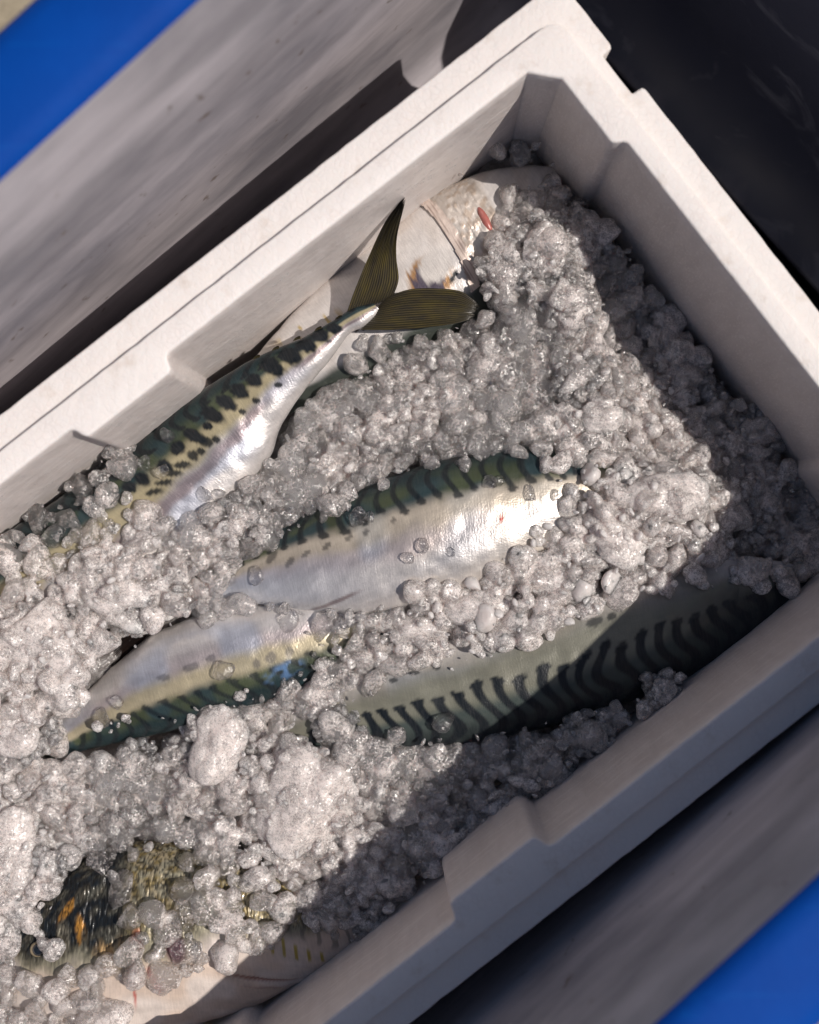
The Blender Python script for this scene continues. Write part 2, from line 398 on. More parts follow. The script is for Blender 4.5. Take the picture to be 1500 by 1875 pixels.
me = mesh_py('foam_box', V, F, True)
import bmesh
bm = bmesh.new(); bm.from_mesh(me); bmesh.ops.recalc_face_normals(bm, faces=bm.faces)
for e in bm.edges:
    if len(e.link_faces) == 2 and e.calc_face_angle(0) > math.radians(38): e.smooth = False
bm.to_mesh(me); bm.free()
dv = np.zeros(len(me.vertices), np.float32)
for q in range(8): i, n = rings[f'w{q}']; dv[i:i + n] = 1.0
i, n = rings['f0']; dv[i:i + n] = 1.0; i, n = rings['i3']; dv[i:i + n] = .6
vfl(me, 'damp_shade', dv)
box = obj('foam_fish_box', me, FOAM)
tag(box, 'white expanded polystyrene fish box with ribbed inner walls, filled with mackerel and crushed ice', 'foam box')

# ---------------------------------------------------------------- fish
def smooth(a, b, x): t = np.clip((x - a) / (b - a), 0, 1); return t * t * (3 - 2 * t)
def lerp(a, b, t): return a + (b - a) * t[..., None]
def catmull(A, s):
    A = np.asarray(A, float); n = len(A); x = np.clip(s, 0, 1) * (n - 1); i = np.clip(x.astype(int), 0, n - 2); t = (x - i)[:, None]
    g = lambda k: A[np.clip(k, 0, n - 1)]
    p0, p1, p2, p3 = g(i - 1), g(i), g(i + 1), g(i + 2)
    return 0.5 * ((2 * p1) + (-p0 + p2) * t + (2 * p0 - 5 * p1 + 4 * p2 - p3) * t ** 2 + (-p0 + 3 * p1 - 3 * p2 + p3) * t ** 3)
def vnoise(x, y, seed=0):
    """smooth value noise on two arrays"""
    xi = np.floor(x).astype(int); yi = np.floor(y).astype(int); fx = x - xi; fy = y - yi
    fx = fx * fx * (3 - 2 * fx); fy = fy * fy * (3 - 2 * fy)
    def h(a, b):
        n = (a * 374761393 + b * 668265263 + seed * 974711) & 0x7fffffff
        n = ((n ^ (n >> 13)) * 1274126177) & 0x7fffffff
        return ((n ^ (n >> 16)) & 0xffff) / 65535.0
    return (h(xi, yi) * (1 - fx) + h(xi + 1, yi) * fx) * (1 - fy) + (h(xi, yi + 1) * (1 - fx) + h(xi + 1, yi + 1) * fx) * fy
class Fish:
    """stations run tail -> head; each: dorsal pixel, ventral pixel, height of the middle plane"""
    def __init__(s, stations, thick=0.55, ns=420, na=150, lump=0.0006, seed=1):
        D = np.array([P(*a[0], a[2]) for a in stations]); W = np.array([P(*a[1], a[2]) for a in stations])
        T = np.array([[a[3] if len(a) > 3 else thick] for a in stations])
        S = np.linspace(0, 1, ns); s.S = S
        Dd = catmull(D, S); Ww = catmull(W, S); th = catmull(T, S)[:, 0]
        c = (Dd + Ww) / 2; hv = (Dd - Ww) / 2; hh = np.linalg.norm(hv, axis=1); hd = hv / hh[:, None]
        ax = np.gradient(c, axis=0); ax /= np.linalg.norm(ax, axis=1)[:, None]
        up = np.cross(ax, hd); up *= np.sign(up[:, 2])[:, None]; up /= np.linalg.norm(up, axis=1)[:, None]
        s.c, s.hh, s.hd, s.up, s.ax, s.tt = c, hh, hd, up, ax, hh * th
        ph = np.linspace(0, 2 * math.pi, na, endpoint=False)
        cs = np.sign(np.cos(ph)) * np.abs(np.cos(ph)) ** 0.92; sn = np.sign(np.sin(ph)) * np.abs(np.sin(ph)) ** 0.95
        L = np.concatenate([[0], np.cumsum(np.linalg.norm(np.diff(c, axis=0), axis=1))]); s.L = L
        Vv = c[:, None] + hd[:, None] * (hh[:, None] * cs)[..., None] + up[:, None] * (s.tt[:, None] * sn)[..., None]
        lenm = np.broadcast_to(L[:, None], (ns, na)); acr = hh[:, None] * cs
        bumpy = (vnoise(lenm * 60 + 9, acr * 60 + 9 + 0 * sn, seed) - .5) + .5 * (vnoise(lenm * 160, acr * 160, seed + 3) - .5)
        nrm = hd[:, None] * cs[..., None] * (s.tt / hh)[:, None, None] + up[:, None] * sn[..., None]
        nrm /= np.linalg.norm(nrm, axis=2)[..., None]
        s.nrm = nrm
        s.V = Vv + nrm * (bumpy * 2 * lump)[..., None]
        s.w = np.broadcast_to(np.cos(ph), (ns, na)); s.l = lenm; s.topside = np.broadcast_to(np.sin(ph), (ns, na)); s.arc = np.broadcast_to(np.arccos(np.clip(np.cos(ph), -1, 1)), (ns, na)) * hh[:, None]
        s.ns, s.na = ns, na; s.hhb = np.broadcast_to(hh[:, None], (ns, na)); s.sb = np.broadcast_to(S[:, None], (ns, na))
        s.px, s.py = topx(s.V)
    def faces(s, mask=None):
        i, j = np.meshgrid(np.arange(s.ns - 1), np.arange(s.na), indexing='ij'); j2 = (j + 1) % s.na
        F = np.stack([i * s.na + j, i * s.na + j2, (i + 1) * s.na + j2, (i + 1) * s.na + j], -1)
        if mask is not None:
            m = mask[:-1] & mask[1:]; m = m & np.roll(m, -1, 1); F = F[m]
        return F.reshape(-1, 4)
    def near(s, px, py):
        """(station, column) of the upper skin nearest a photo pixel"""
        d = (s.px - px) ** 2 + (s.py - py) ** 2 + (s.topside < 0) * 1e6
        return np.unravel_index(np.argmin(d), d.shape)
    def spot(s, px, py, ra, rb=None, ang=0.0):
        """soft mask of a spot on the skin, in metres along / across the body"""
        i, j = s.near(px, py); rb = rb or ra
        dl = s.l - s.l[i, j]; da = s.arc - s.arc[i, j]
        x = dl * math.cos(ang) + da * math.sin(ang); y = -dl * math.sin(ang) + da * math.cos(ang)
        return np.sqrt((x / ra) ** 2 + (y / rb) ** 2)
    def mesh(s, name, col, silver, mask=None, off=0.0):
        V = s.V + s.nrm * (off if np.isscalar(off) else off[..., None])
        F = s.faces(mask); V = V.reshape(-1, 3); c = col.reshape(-1, 3); sv = silver.reshape(-1); fl = np.stack([s.l, s.arc, 0 * s.l], -1).reshape(-1, 3)
        if mask is not None:
            u, inv = np.unique(F, return_inverse=True); V = V[u]; c = c[u]; sv = sv[u]; fl = fl[u]; F = inv.reshape(F.shape)
        me = mesh_np(name, V, F); vcol(me, 'pattern', c); vfl(me, 'silver', sv); vvec(me, 'flow', fl)
        if mask is None:
            pass
        return me
BACK = np.array([0.012, 0.030, 0.036]); GREEN = np.array([0.062, 0.078, 0.042]); TEAL = np.array([0.024, 0.050, 0.060])
CREAM = np.array([0.48, 0.42, 0.27]); PINK = np.array([0.50, 0.43, 0.44]); WHITE = np.array([0.82, 0.78, 0.75]); BLUEW = np.array([0.52, 0.56, 0.66])
INK = np.array([0.008, 0.012, 0.016])
def mackerel_colours(f, seed, line=0.28, green=1.0, band=1.0):
    """side colours by height on the flank: dark back, greenish shoulder, cream line, pinkish silver, white belly"""
    wob = (vnoise(f.l * 70, f.arc * 70, seed) - .5) * .10 + (vnoise(f.l * 240, f.arc * 240, seed + 1) - .5) * .05
    w = f.w + wob - line
    col = np.broadcast_to(WHITE, f.w.shape + (3,)).copy()
    bl = vnoise(f.l * 35, f.arc * 35, seed + 5)
    col = lerp(col, PINK, smooth(-.80, -.45, w) * .8)
    col = lerp(col, BLUEW, smooth(.45, .7, bl) * smooth(-1.2, -.7, w) * .75)
    col = lerp(col, CREAM, smooth(-.45, -.20, w) * band)
    sh = GREEN * (0.7 + 0.6 * vnoise(f.l * 50, f.arc * 50, seed + 2))[..., None]
    sh = lerp(sh, TEAL, smooth(.4, .7, vnoise(f.l * 90, f.arc * 60, seed + 4)) * .9) * green
    col = lerp(col, sh, smooth(-.10, .14, w))
    col = lerp(col, BACK, smooth(.22, .52, w) * .92)
    sil = np.clip(1 - smooth(-.5, .1, w) * .85, 0, 1)
    return col, sil, w
def stripes(f, col, w, seed, pitch=0.0105, duty=0.42, low=-0.02, wave=1.0, hook=True, dark=0.95):
    ph = f.l / pitch + wave * .45 * np.sin(f.arc * 150 + seed) + .6 * (vnoise(f.l * 40, f.arc * 45, seed + 8) - .5)
    k = np.floor(ph); fr = np.abs(ph - k - .5) * 2
    end = low + .14 * (vnoise(k * 3.7, k * 0 + seed, seed + 6) - .5)
    m = smooth(duty + .14, duty - .14, fr) * smooth(end - .035, end + .035, w)
    head = np.sqrt((fr / 1.15 / (duty + .12)) ** 2 + ((w - end) / .055) ** 2)
    m = np.maximum(m, smooth(1.25, .75, head))
    return lerp(col, INK, m * dark)
def blobs(f, col, lst, c=INK, k=0.95):
    for b in lst:
        px, py, ra = b[:3]; rb = b[3] if len(b) > 3 else ra; an = b[4] if len(b) > 4 else 0
        d = f.spot(px, py, ra / PXM * 1.13, rb / PXM * 1.13, an); d = d + (vnoise(f.l * 500, f.arc * 500, int(px)) - .5) * .35
        col = lerp(col, c, smooth(1.2, .75, d) * k)
    return col
def fin(name, lead, trail, root_mid, parent, mat, zfun, nray=26, nl=40, thick=0.0007, curl=0.0):
    """membrane between a leading and a trailing edge (pixel polylines root -> tip), with ray ridges and real thickness"""
    t = np.linspace(0, 1, nl); u = np.linspace(0, 1, nray * 4)
    def poly(pts):
        pts = np.array(pts, float); return catmull(pts, t)
    A = poly(lead); B = poly(trail)
    Q = A[:, None] * (1 - u[None, :, None]) + B[:, None] * u[None, :, None]
    te = t[:, None] * (1 - .10 * np.random.default_rng(nray).random(nray * 4)[None] * (t[:, None] > .5) * (t[:, None] - .5) * 2)
    ti = te * (nl - 1); i0 = np.clip(ti.astype(int), 0, nl - 2); fr_ = (ti - i0)[..., None]; cj = np.arange(len(u))[None]
    Q = Q[i0, cj] * (1 - fr_) + Q[i0 + 1, cj] * fr_
    Z = np.array([[zfun(a, b) for b in u] for a in t])
    fray = (np.random.default_rng(5).random(nray * 4) - .5)
    Z = Z + 0.00045 * np.sin(u * nray * 2 * math.pi)[None] * (0.4 + t[:, None]) + .0010 * (vnoise(t[:, None] * 5 + 0 * u[None], u[None] * 6 + 0 * t[:, None], 3) - .5)
    X = np.stack([P(Q[i, j, 0], Q[i, j, 1], Z[i, j]) for i in range(nl) for j in range(len(u))])
    n, m = nl, len(u)
    i, j = np.meshgrid(np.arange(n - 1), np.arange(m - 1), indexing='ij')
    F = np.stack([i * m + j, i * m + j + 1, (i + 1) * m + j + 1, (i + 1) * m + j], -1).reshape(-1, 4)
    X2 = X - np.array([0, 0, thick]); off = n * m
    F2 = F[:, ::-1] + off
    edge = []
    bd = [(a, 0) for a in range(n)] + [(n - 1, b) for b in range(1, m)] + [(a, m - 1) for a in range(n - 2, -1, -1)] + [(0, b) for b in range(m - 2, 0, -1)]
    ids = [a * m + b for a, b in bd]
    for q in range(len(ids)):
        a, b = ids[q], ids[(q + 1) % len(ids)]; edge.append((a, a + off, b + off, b))
    me = mesh_np(name, np.vstack([X, X2]), np.vstack([F, F2, np.array(edge)]))
    fl = np.stack([np.repeat(t, m), np.tile(u * nray, n), np.zeros(n * m)], -1); vvec(me, 'flow', np.vstack([fl, fl]))
    return obj(name, me, mat, parent)
FIN_OLIVE = mat_fin('olive_fin', (0.155, 0.125, 0.040), (0.075, 0.064, 0.045), (0.022, 0.020, 0.017))
FIN_BROWN = mat_fin('brown_fin', (0.035, 0.016, 0.011), (0.018, 0.011, 0.010), (0.006, 0.005, 0.005))
FIN_FAN = mat_fin('purple_fin', (0.10, 0.085, 0.10), (0.05, 0.045, 0.065), (0.012, 0.011, 0.018))
FIN_PALE = mat_fin('pale_fin', (0.48, 0.37, 0.31), (0.36, 0.23, 0.19), (0.22, 0.09, 0.07))

# --- mackerel with the raised tail, upper left
f1 = Fish([((684, 556), (694, 566), -.083, .4), ((670, 558), (686, 580), -.083, .6), ((648, 564), (668, 598), -.084, .75), ((620, 582), (640, 612), -.085, .75), ((575, 606), (608, 655), -.087, .7), ((520, 633), (562, 710), -.090, .62), ((455, 662), (516, 776), -.094),
           ((385, 704), (494, 838), -.098), ((310, 760), (450, 905), -.101), ((225, 828), (392, 975), -.104), ((120, 905), (300, 1058), -.107), ((0, 985), (170, 1150), -.109),
           ((-130, 1075), (30, 1240), -.111), ((-260, 1165), (-110, 1320), -.112), ((-370, 1250), (-260, 1370), -.113), ((-430, 1310), (-400, 1345), -.114)], .56, 600, 160, seed=1)
col, sil, w = mackerel_colours(f1, 1, line=0.26)
col = lerp(col, np.array([.30, .235, .24]), smooth(-.62, -.5, w) * smooth(-.28, -.42, w) * smooth(.2, .6, vnoise(f1.l * 30, f1.arc * 60, 12)) * .8)
col = stripes(f1, col, w, 1, pitch=.0118, duty=.36, low=.34, dark=.92)
col = blobs(f1, col, [(466, 696, 14, 16), (439, 716, 14, 19, .2), (415, 737, 13, 23, .3), (388, 760, 14, 28, .3), (380, 781, 9, 10), (354, 797, 12, 25, .3), (325, 820, 15, 15), (497, 669, 17, 26, .5),
                       (531, 649, 19, 22, .7), (557, 630, 16, 22, .8), (585, 615, 14, 18, .8), (610, 600, 12, 14, .8), (300, 852, 12, 16), (262, 878, 12, 18), (236, 893, 12, 15)], INK, 1.0)
col = blobs(f1, col, [(443, 754, 6), (395, 805, 7), (380, 810, 11, 9), (369, 826, 7), (354, 836, 10, 10), (335, 852, 14, 7, -.5), (318, 868, 15, 6, -.4), (300, 884, 15, 6, -.4), (281, 900, 15, 6, -.3), (470, 735, 7, 5), (510, 706, 8, 5)], k=.92)
fish1 = obj('mackerel', f1.mesh('mackerel', col, sil), SKIN)
tag(fish1, 'mackerel with its forked olive tail raised against the box wall, ice over its front half', 'fish', 'mackerel laid in the foam box')
fin('tail_fin', [(634, 575), (650, 530), (675, 470), (706, 405), (741, 360)], [(718, 546), (730, 512), (726, 470), (728, 428), (743, 366)], None, fish1, FIN_OLIVE,
    lambda t, u: -.083 + .026 * t + .004 * math.sin(u * 3.1) * t, 17)
fin('tail_fin', [(660, 604), (720, 604), (775, 600), (830, 593), (868, 582)], [(704, 546), (748, 530), (800, 528), (846, 534), (880, 560)], None, fish1, FIN_OLIVE,
    lambda t, u: -.083 + .012 * math.sin(t * 2.2) + .003 * math.sin(u * 3.1) * t, 17)
fin('anal_fin', [(652, 604), (630, 634), (606, 656), (585, 672)], [(668, 604), (650, 640), (622, 668), (592, 692)], None, fish1, FIN_PALE, lambda t, u: -.097 - .010 * t, 10, 20, .0004)
# finlets along the back of the tail stem
for q, (a, b) in enumerate([(612, 584), (575, 604), (536, 622), (497, 640), (462, 656)]):
    fin('finlet', [(a, b + 3), (a + 4, b - 3), (a + 11, b - 7)], [(a + 14, b - 2), (a + 14, b - 4), (a + 14, b - 7)], None, fish1, FIN_OLIVE, lambda t, u: -.084 + .002 * t, 4, 8, .0005)

# --- pale mackerel lying belly-up in the corner, head to the end wall
f2 = Fish([((300, 900), (280, 870), -.125), ((400, 830), (350, 780), -.122), ((510, 770), (430, 695), -.119), ((620, 720), (510, 604), -.117), ((720, 680), (600, 508), -.115),
           ((820, 620), (700, 428), -.113), ((905, 560), (780, 364), -.112), ((955, 500), (845, 330), -.112), ((985, 450), (905, 312), -.114), ((1005, 400), (960, 303), -.117),
           ((1018, 358), (1000, 304), -.120), ((1022, 330), (1018, 309), -.121)], .50, 520, 160, lump=.0005, seed=11)
col = np.broadcast_to(WHITE, f2.w.shape + (3,)).copy()
n1 = vnoise(f2.l * 60, f2.arc * 60, 3); n2 = vnoise(f2.l * 220, f2.arc * 60, 9)
col = lerp(col, np.array([.66, .55, .44]), smooth(.4, .8, n1) * .3); col = col * (0.95 + .07 * n2)[..., None]
col = lerp(col, np.array([.05, .06, .05]), smooth(.35, .6, f2.w + (n1 - .5) * .2))
col = lerp(col, np.array([.52, .36, .07]), smooth(.60, .75, vnoise(f2.l * 260, f2.arc * 90, 5)) * smooth(1.4, .5, f2.spot(570, 600, .022, .008)) * .8)
sil = np.full(f2.w.shape, .35)
s_g = f2.sb[f2.near(835, 440)[0], 0]; headm = smooth(s_g - .004, s_g + .004, f2.sb)
foil = vnoise(f2.l * 300, f2.arc * 300, 21)
chk = smooth(s_g, s_g + .004, f2.sb) * smooth(s_g + .115, s_g + .10, f2.sb)
col = lerp(col, np.array([.70, .64, .58]), chk * .9); col = lerp(col, np.array([.52, .40, .30]), chk * smooth(.55, .75, foil) * .6)
sil = sil + chk * .6
cr = np.abs(vnoise(f2.l * 210, f2.arc * 260, 22) - .5) * 2
pc = f2.spot(788, 512, .0155, .0125, .3); hatch = vnoise(f2.l * 700, f2.arc * 150, 31)
col = lerp(col, np.array([.40, .22, .09]) , smooth(1.15, .85, pc + (hatch - .5) * .3)); col = lerp(col, np.array([.085, .07, .10]), smooth(.85, .6, pc + (hatch - .5) * .5))
col = lerp(col, np.array([.74, .70, .66]), smooth(1.2, .8, f2.spot(800, 484, .011, .009, .3) + (hatch - .5) * .4))
col = lerp(col, INK, smooth(1.2, .7, f2.spot(832, 508, .0045, .0016, .4)))
f2.V = f2.V + f2.nrm * (chk * ((foil - .5) * .0007 + (vnoise(f2.l * 520 + 40 * n1, f2.arc * 380, 23) - .5) * .0006 - (1 - smooth(0, .2, cr)) * .0003)) [..., None]
fish2 = obj('mackerel', f2.mesh('mackerel', col, sil), SKIN)
tag(fish2, 'pale mackerel in the box corner, silver cheek and white belly against the side wall', 'fish', 'mackerel laid in the foam box')
# gill cover: a thin plate over the cheek with a sharp rear edge
gm = (f2.topside > -.1) & (f2.sb > s_g - .010 - .02 * (f2.w + .3) ** 2) & (f2.sb < s_g + .012 - .02 * (f2.w + .3) ** 2) & (f2.w < .62)
gcol = np.broadcast_to(np.array([.72, .61, .54]), f2.w.shape + (3,)).copy(); gcol = lerp(gcol, np.array([.16, .07, .05]), smooth(.55, .85, vnoise(f2.sb * 900, f2.w * 3, 4)) * .6)
obj('gill_cover', f2.mesh('gill_cover', gcol, sil * .6, gm, .0016), SKIN, fish2)
RED = mat_plain('raw_red_flesh', (.40, .13, .11), .25, .6, nscale=260)
def ellip(name, px, py, z, rx, ry, rz, ang, mat, parent, seg=24):
    V = []; F = []; k = seg // 2
    for i in range(k + 1):
        a = math.pi * i / k
        for j in range(seg):
            b = 2 * math.pi * j / seg; V.append((math.sin(a) * math.cos(b) * rx, math.sin(a) * math.sin(b) * ry, math.cos(a) * rz))
    for i in range(k):
        for j in range(seg): F.append((i * seg + j, (i + 1) * seg + j, (i + 1) * seg + (j + 1) % seg, i * seg + (j + 1) % seg))
    V = np.array(V); c, s_ = math.cos(ang), math.sin(ang); R = np.array([[c, -s_, 0], [s_, c, 0], [0, 0, 1]])
    V = V @ R.T + P(px, py, z)
    return obj(name, mesh_py(name, V, F, True), mat, parent)
def skin_z(f, px, py): i, j = f.near(px, py); return f.V[i, j, 2]
tag(ellip('eye', 888, 403, skin_z(f2, 888, 403) - .0016, .0028, .0092, .0030, math.radians(28), RED, fish2), 'bloodshot red eye')

# --- mackerel in the middle, silver flank in the sun
f3 = Fish([((285, 1105), (290, 1130), -.108, .8), ((330, 1082), (340, 1118), -.106, .7), ((385, 1046), (400, 1104), -.103), ((450, 1002), (478, 1108), -.101), ((530, 955), (565, 1118), -.099), ((620, 912), (655, 1124), -.098),
           ((715, 872), (750, 1112), -.097), ((810, 842), (840, 1090), -.097), ((905, 825), (925, 1062), -.098), ((1000, 818), (1010, 1030), -.100), ((1090, 825), (1095, 1000), -.102),
           ((1170, 845), (1170, 970), -.104), ((1230, 870), (1232, 940), -.105), ((1265, 895), (1268, 915), -.106)], .52, 560, 160, seed=21)
col, sil, w = mackerel_colours(f3, 21, line=0.42, band=.55)
# the pink-cream line is weaker on this flank, belly warm white near the head
warm = smooth(.35, .75, f3.sb); col = lerp(col, np.array([.74, .66, .54]), warm * smooth(.05, -.25, w) * .6)
col = stripes(f3, col, w, 22, pitch=.0112, duty=.34, low=.02, wave=.6, dark=.85)
col = blobs(f3, col, [(560, 1015, 9, 5), (598, 1000, 8, 5), (640, 985, 8, 5), (530, 1028, 10, 6), (670, 972, 7, 5), (498, 1020, 12, 8), (720, 955, 5)], k=.6)
col = lerp(col, np.array([.22, .10, .06]), smooth(1.3, .6, f3.spot(600, 1108, .022, .0022)) * .9)
col = blobs(f3, col, [(918, 948, 3, 6, .4)], np.array([.35, .03, .02]))
col = lerp(col, np.array([.62, .66, .74]), smooth(.5, .2, f3.sb) * smooth(-.2, -.6, w) * .7)
fish3 = obj('mackerel', f3.mesh('mackerel', col, sil), SKIN)
tag(fish3, 'mackerel in the middle of the box, its bright silver flank bare of ice and sunlit', 'fish', 'mackerel laid in the foam box')
fin('tail_fin', [(292, 1108), (262, 1120), (225, 1128), (190, 1120)], [(290, 1125), (258, 1150), (222, 1172), (196, 1180)], None, fish3, FIN_BROWN, lambda t, u: -.106 - .004 * t, 16, 20)
fin('tail_fin', [(292, 1130), (240, 1205), (195, 1265), (158, 1305)], [(285, 1112), (238, 1158), (185, 1205), (150, 1262)], None, fish3, FIN_BROWN, lambda t, u: -.106 - .006 * t, 16, 20)

# --- mackerel lying belly to the middle one, lower left
f4 = Fish([((10, 1420), (5, 1398), -.112, .8), ((75, 1398), (55, 1366), -.111), ((150, 1376), (118, 1308), -.109), ((235, 1355), (190, 1236), -.107), ((330, 1334), (275, 1165), -.105), ((430, 1306), (375, 1122), -.104),
           ((530, 1270), (480, 1104), -.104), ((620, 1232), (575, 1092), -.106), ((700, 1196), (665, 1080), -.109), ((780, 1160), (750, 1075), -.112), ((840, 1130), (820, 1080), -.115), ((870, 1110), (865, 1095), -.116)], .50, 520, 150, seed=31)
col, sil, w = mackerel_colours(f4, 31, line=0.22, band=.9)
col = stripes(f4, col, w, 33, pitch=.0115, duty=.34, low=.10, dark=.75)
col = blobs(f4, col, [(350, 1222, 16, 7), (385, 1205, 10, 6), (300, 1240, 14, 6), (497, 1205, 10, 9), (530, 1195, 9, 9), (470, 1215, 8, 8)], np.array([.10, .10, .11]), k=.6)
col = lerp(col, np.array([.10, .20, .38]), smooth(1.3, .5, f4.spot(520, 1232, .013, .006)) * smooth(.35, .6, vnoise(f4.l * 300, f4.arc * 300, 2)) * .9)
fish4 = obj('mackerel', f4.mesh('mackerel', col, sil), SKIN)
tag(fish4, 'mackerel below the middle one, bluish white belly bare and its dark back turned down-left', 'fish', 'mackerel laid in the foam box')

# --- striped mackerel in the shade
f5 = Fish([((440, 1385), (442, 1360), -.109, .8), ((500, 1385), (495, 1330), -.108), ((580, 1385), (560, 1282), -.106), ((680, 1384), (645, 1238), -.104), ((790, 1372), (745, 1190), -.103), ((905, 1352), (858, 1150), -.102),
           ((1020, 1325), (975, 1105), -.102), ((1130, 1292), (1085, 1066), -.102), ((1235, 1250), (1190, 1035), -.103), ((1330, 1200), (1285, 1020), -.104), ((1410, 1148), (1370, 1020), -.105),
           ((1465, 1105), (1440, 1030), -.106), ((1490, 1075), (1482, 1052), -.107)], .52, 560, 160, seed=41)
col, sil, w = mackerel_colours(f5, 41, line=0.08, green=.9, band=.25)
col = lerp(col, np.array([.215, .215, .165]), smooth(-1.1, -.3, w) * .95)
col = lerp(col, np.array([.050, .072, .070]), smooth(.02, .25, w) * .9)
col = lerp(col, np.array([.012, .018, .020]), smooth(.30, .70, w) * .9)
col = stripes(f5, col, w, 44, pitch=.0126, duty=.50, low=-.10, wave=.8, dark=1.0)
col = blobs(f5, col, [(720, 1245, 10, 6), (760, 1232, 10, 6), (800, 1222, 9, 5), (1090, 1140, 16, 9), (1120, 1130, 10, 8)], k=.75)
col = lerp(col, INK * 1.4, smooth(.62, .80, f5.sb) * smooth(-.6, -.1, w) * .85)  # head end: dark back, deepened with shade painted into the skin colour
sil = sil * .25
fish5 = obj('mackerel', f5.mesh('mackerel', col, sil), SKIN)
tag(fish5, 'dark striped mackerel lying in the shade along the lower right wall', 'fish', 'mackerel laid in the foam box')

# --- mackerel at the bottom, head to the left
f6 = Fish([((735, 1640), (745, 1665), -.108), ((690, 1620), (712, 1690), -.106), ((620, 1600), (655, 1738), -.104), ((540, 1580), (570, 1790), -.102), ((450, 1560), (478, 1835), -.101), ((350, 1545), (375, 1872), -.100),
           ((250, 1545), (262, 1905), -.099), ((160, 1570), (160, 1910), -.099), ((85, 1615), (78, 1880), -.100), ((20, 1665), (15, 1840), -.102), ((-35, 1710), (-38, 1805), -.104), ((-65, 1745), (-66, 1772), -.105)], .40, 560, 180, lump=.0012, seed=51)
n1 = vnoise(f6.l * 70, f6.arc * 70, 3); n2 = vnoise(f6.l * 200, f6.arc * 200, 9); n3 = vnoise(f6.l * 450, f6.arc * 450, 19)
w = f6.w + (n1 - .5) * .25
col = np.broadcast_to(np.array([.74, .66, .60]), f6.w.shape + (3,)).copy()
col = lerp(col, np.array([.62, .47, .36]), smooth(.35, .8, n1) * .6)
col = lerp(col, np.array([.30, .28, .20]), smooth(-.15, .1, w)); col = lerp(col, np.array([.22, .17, .07]), smooth(.05, .3, w) * smooth(.3, .6, n2))
col = lerp(col, np.array([.40, .34, .22]), smooth(.5, .75, n3) * smooth(.1, .4, w) * .8)
s_h = f6.sb[f6.near(235, 1700)[0], 0]; head = smooth(s_h - .01, s_h + .02, f6.sb)
col = lerp(col, INK * 1.3, head * smooth(-.02, .25, w) * (.75 + .25 * smooth(.3, .6, n2)))
col = lerp(col, np.array([.50, .24, .045]), np.maximum(smooth(1.3, .6, f6.spot(125, 1665, .008, .004, .6)), smooth(1.3, .6, f6.spot(148, 1710, .003, .012, .2))) * smooth(.25, .5, n2))
col = lerp(col, np.array([.46, .30, .14]), smooth(1.3, .6, f6.spot(200, 1745, .010, .010)) * smooth(.2, .5, n2) * .9)
col = lerp(col, np.array([.22, .20, .15]), smooth(1.25, .6, f6.spot(115, 1715, .004, .012, .2)) * .8)
col = lerp(col, np.array([.10, .008, .03]), smooth(1.3, .6, f6.spot(322, 1735, .006, .008)))
col = lerp(col, np.array([.50, .06, .04]), np.maximum.reduce([smooth(1.3, .4, f6.spot(246, 1800, .0012, .018)), smooth(1.3, .5, f6.spot(290, 1805, .003)), smooth(1.3, .5, f6.spot(280, 1785, .002, .006, .5)), smooth(1.3, .5, f6.spot(252, 1725, .004, .007))]) * smooth(.2, .5, n3) * .9)
# yellow ticks on the flank
tick = smooth(.5, .8, np.sin(f6.l * 900 + 3 * n1)) * smooth(1.3, .7, f6.spot(535, 1742, .022, .0055) + (n3 - .5) * .5)
col = lerp(col, np.array([.42, .32, .03]), tick * .9)
tick2 = smooth(.4, .8, np.sin(f6.l * 800 + 3 * n2)) * smooth(1.3, .8, f6.spot(580, 1690, .030, .012)); col = lerp(col, np.array([.16, .15, .13]), tick2 * .7)
def worley(x, y, seed=0):
    xi = np.floor(x); yi = np.floor(y); d1 = np.full(x.shape, 9.); d2 = d1.copy()
    for a in (-1, 0, 1):
        for b in (-1, 0, 1):
            cx = xi + a; cyy = yi + b; ox = vnoise(cx * 1.0, cyy * 1.0 , seed); oy = vnoise(cx * 1.0, cyy * 1.0, seed + 7)
            d = np.hypot(cx + ox - x, cyy + oy - y); d2 = np.where(d < d1, d1, np.minimum(d2, d)); d1 = np.minimum(d1, d)
    return d1, d2 - d1
_, net = worley(f6.l * 330 + n1 * 2, f6.arc * 330 + n2, 5)
netl = 1 - smooth(.04, .24, net); sc_ = smooth(-.05, .2, w)
col = lerp(col, np.array([.015, .014, .012]), netl * sc_ * .85)
cellv = vnoise(np.floor(f6.l * 330), np.floor(f6.arc * 330), 3); col = col * (1 + sc_ * (cellv - .5) * .7)[..., None]
wr = head * smooth(-.1, .2, w); rid = np.abs(vnoise(f6.l * 330, f6.arc * 230, 61) - .5) * 2
f6.V = f6.V - f6.nrm * (wr * (1 - smooth(0, .35, rid)) * .0008 + netl * sc_ * .0007)[..., None]
gr = smooth(1.2, .3, f6.spot(478, 1795, .026, .0016, 0)); f6.V = f6.V - f6.nrm * (gr * .0016)[..., None]
col = lerp(col, np.array([.30, .10, .08]), gr * .85)
gr2 = smooth(1.2, .4, f6.spot(495, 1806, .022, .0010, 0)); f6.V = f6.V + f6.nrm * (gr2 * .0007)[..., None]; col = lerp(col, np.array([.66, .46, .40]), gr2 * .7)
sil = np.full(f6.w.shape, .12) + .4 * smooth(.0, .3, w)
fish6 = obj('mackerel', f6.mesh('mackerel', col, sil), SKIN)
tag(fish6, 'cream bellied mackerel at the bottom, blackened head with orange patches and a dark eye', 'fish', 'mackerel laid in the foam box')
EYEB = mat_plain('eye_black', (.010, .013, .018), .05, 1.0, nscale=50); EYER = mat_plain('eye_ring', (.30, .24, .15), .3, .5, nscale=500)
ez = skin_z(f6, 70, 1737)
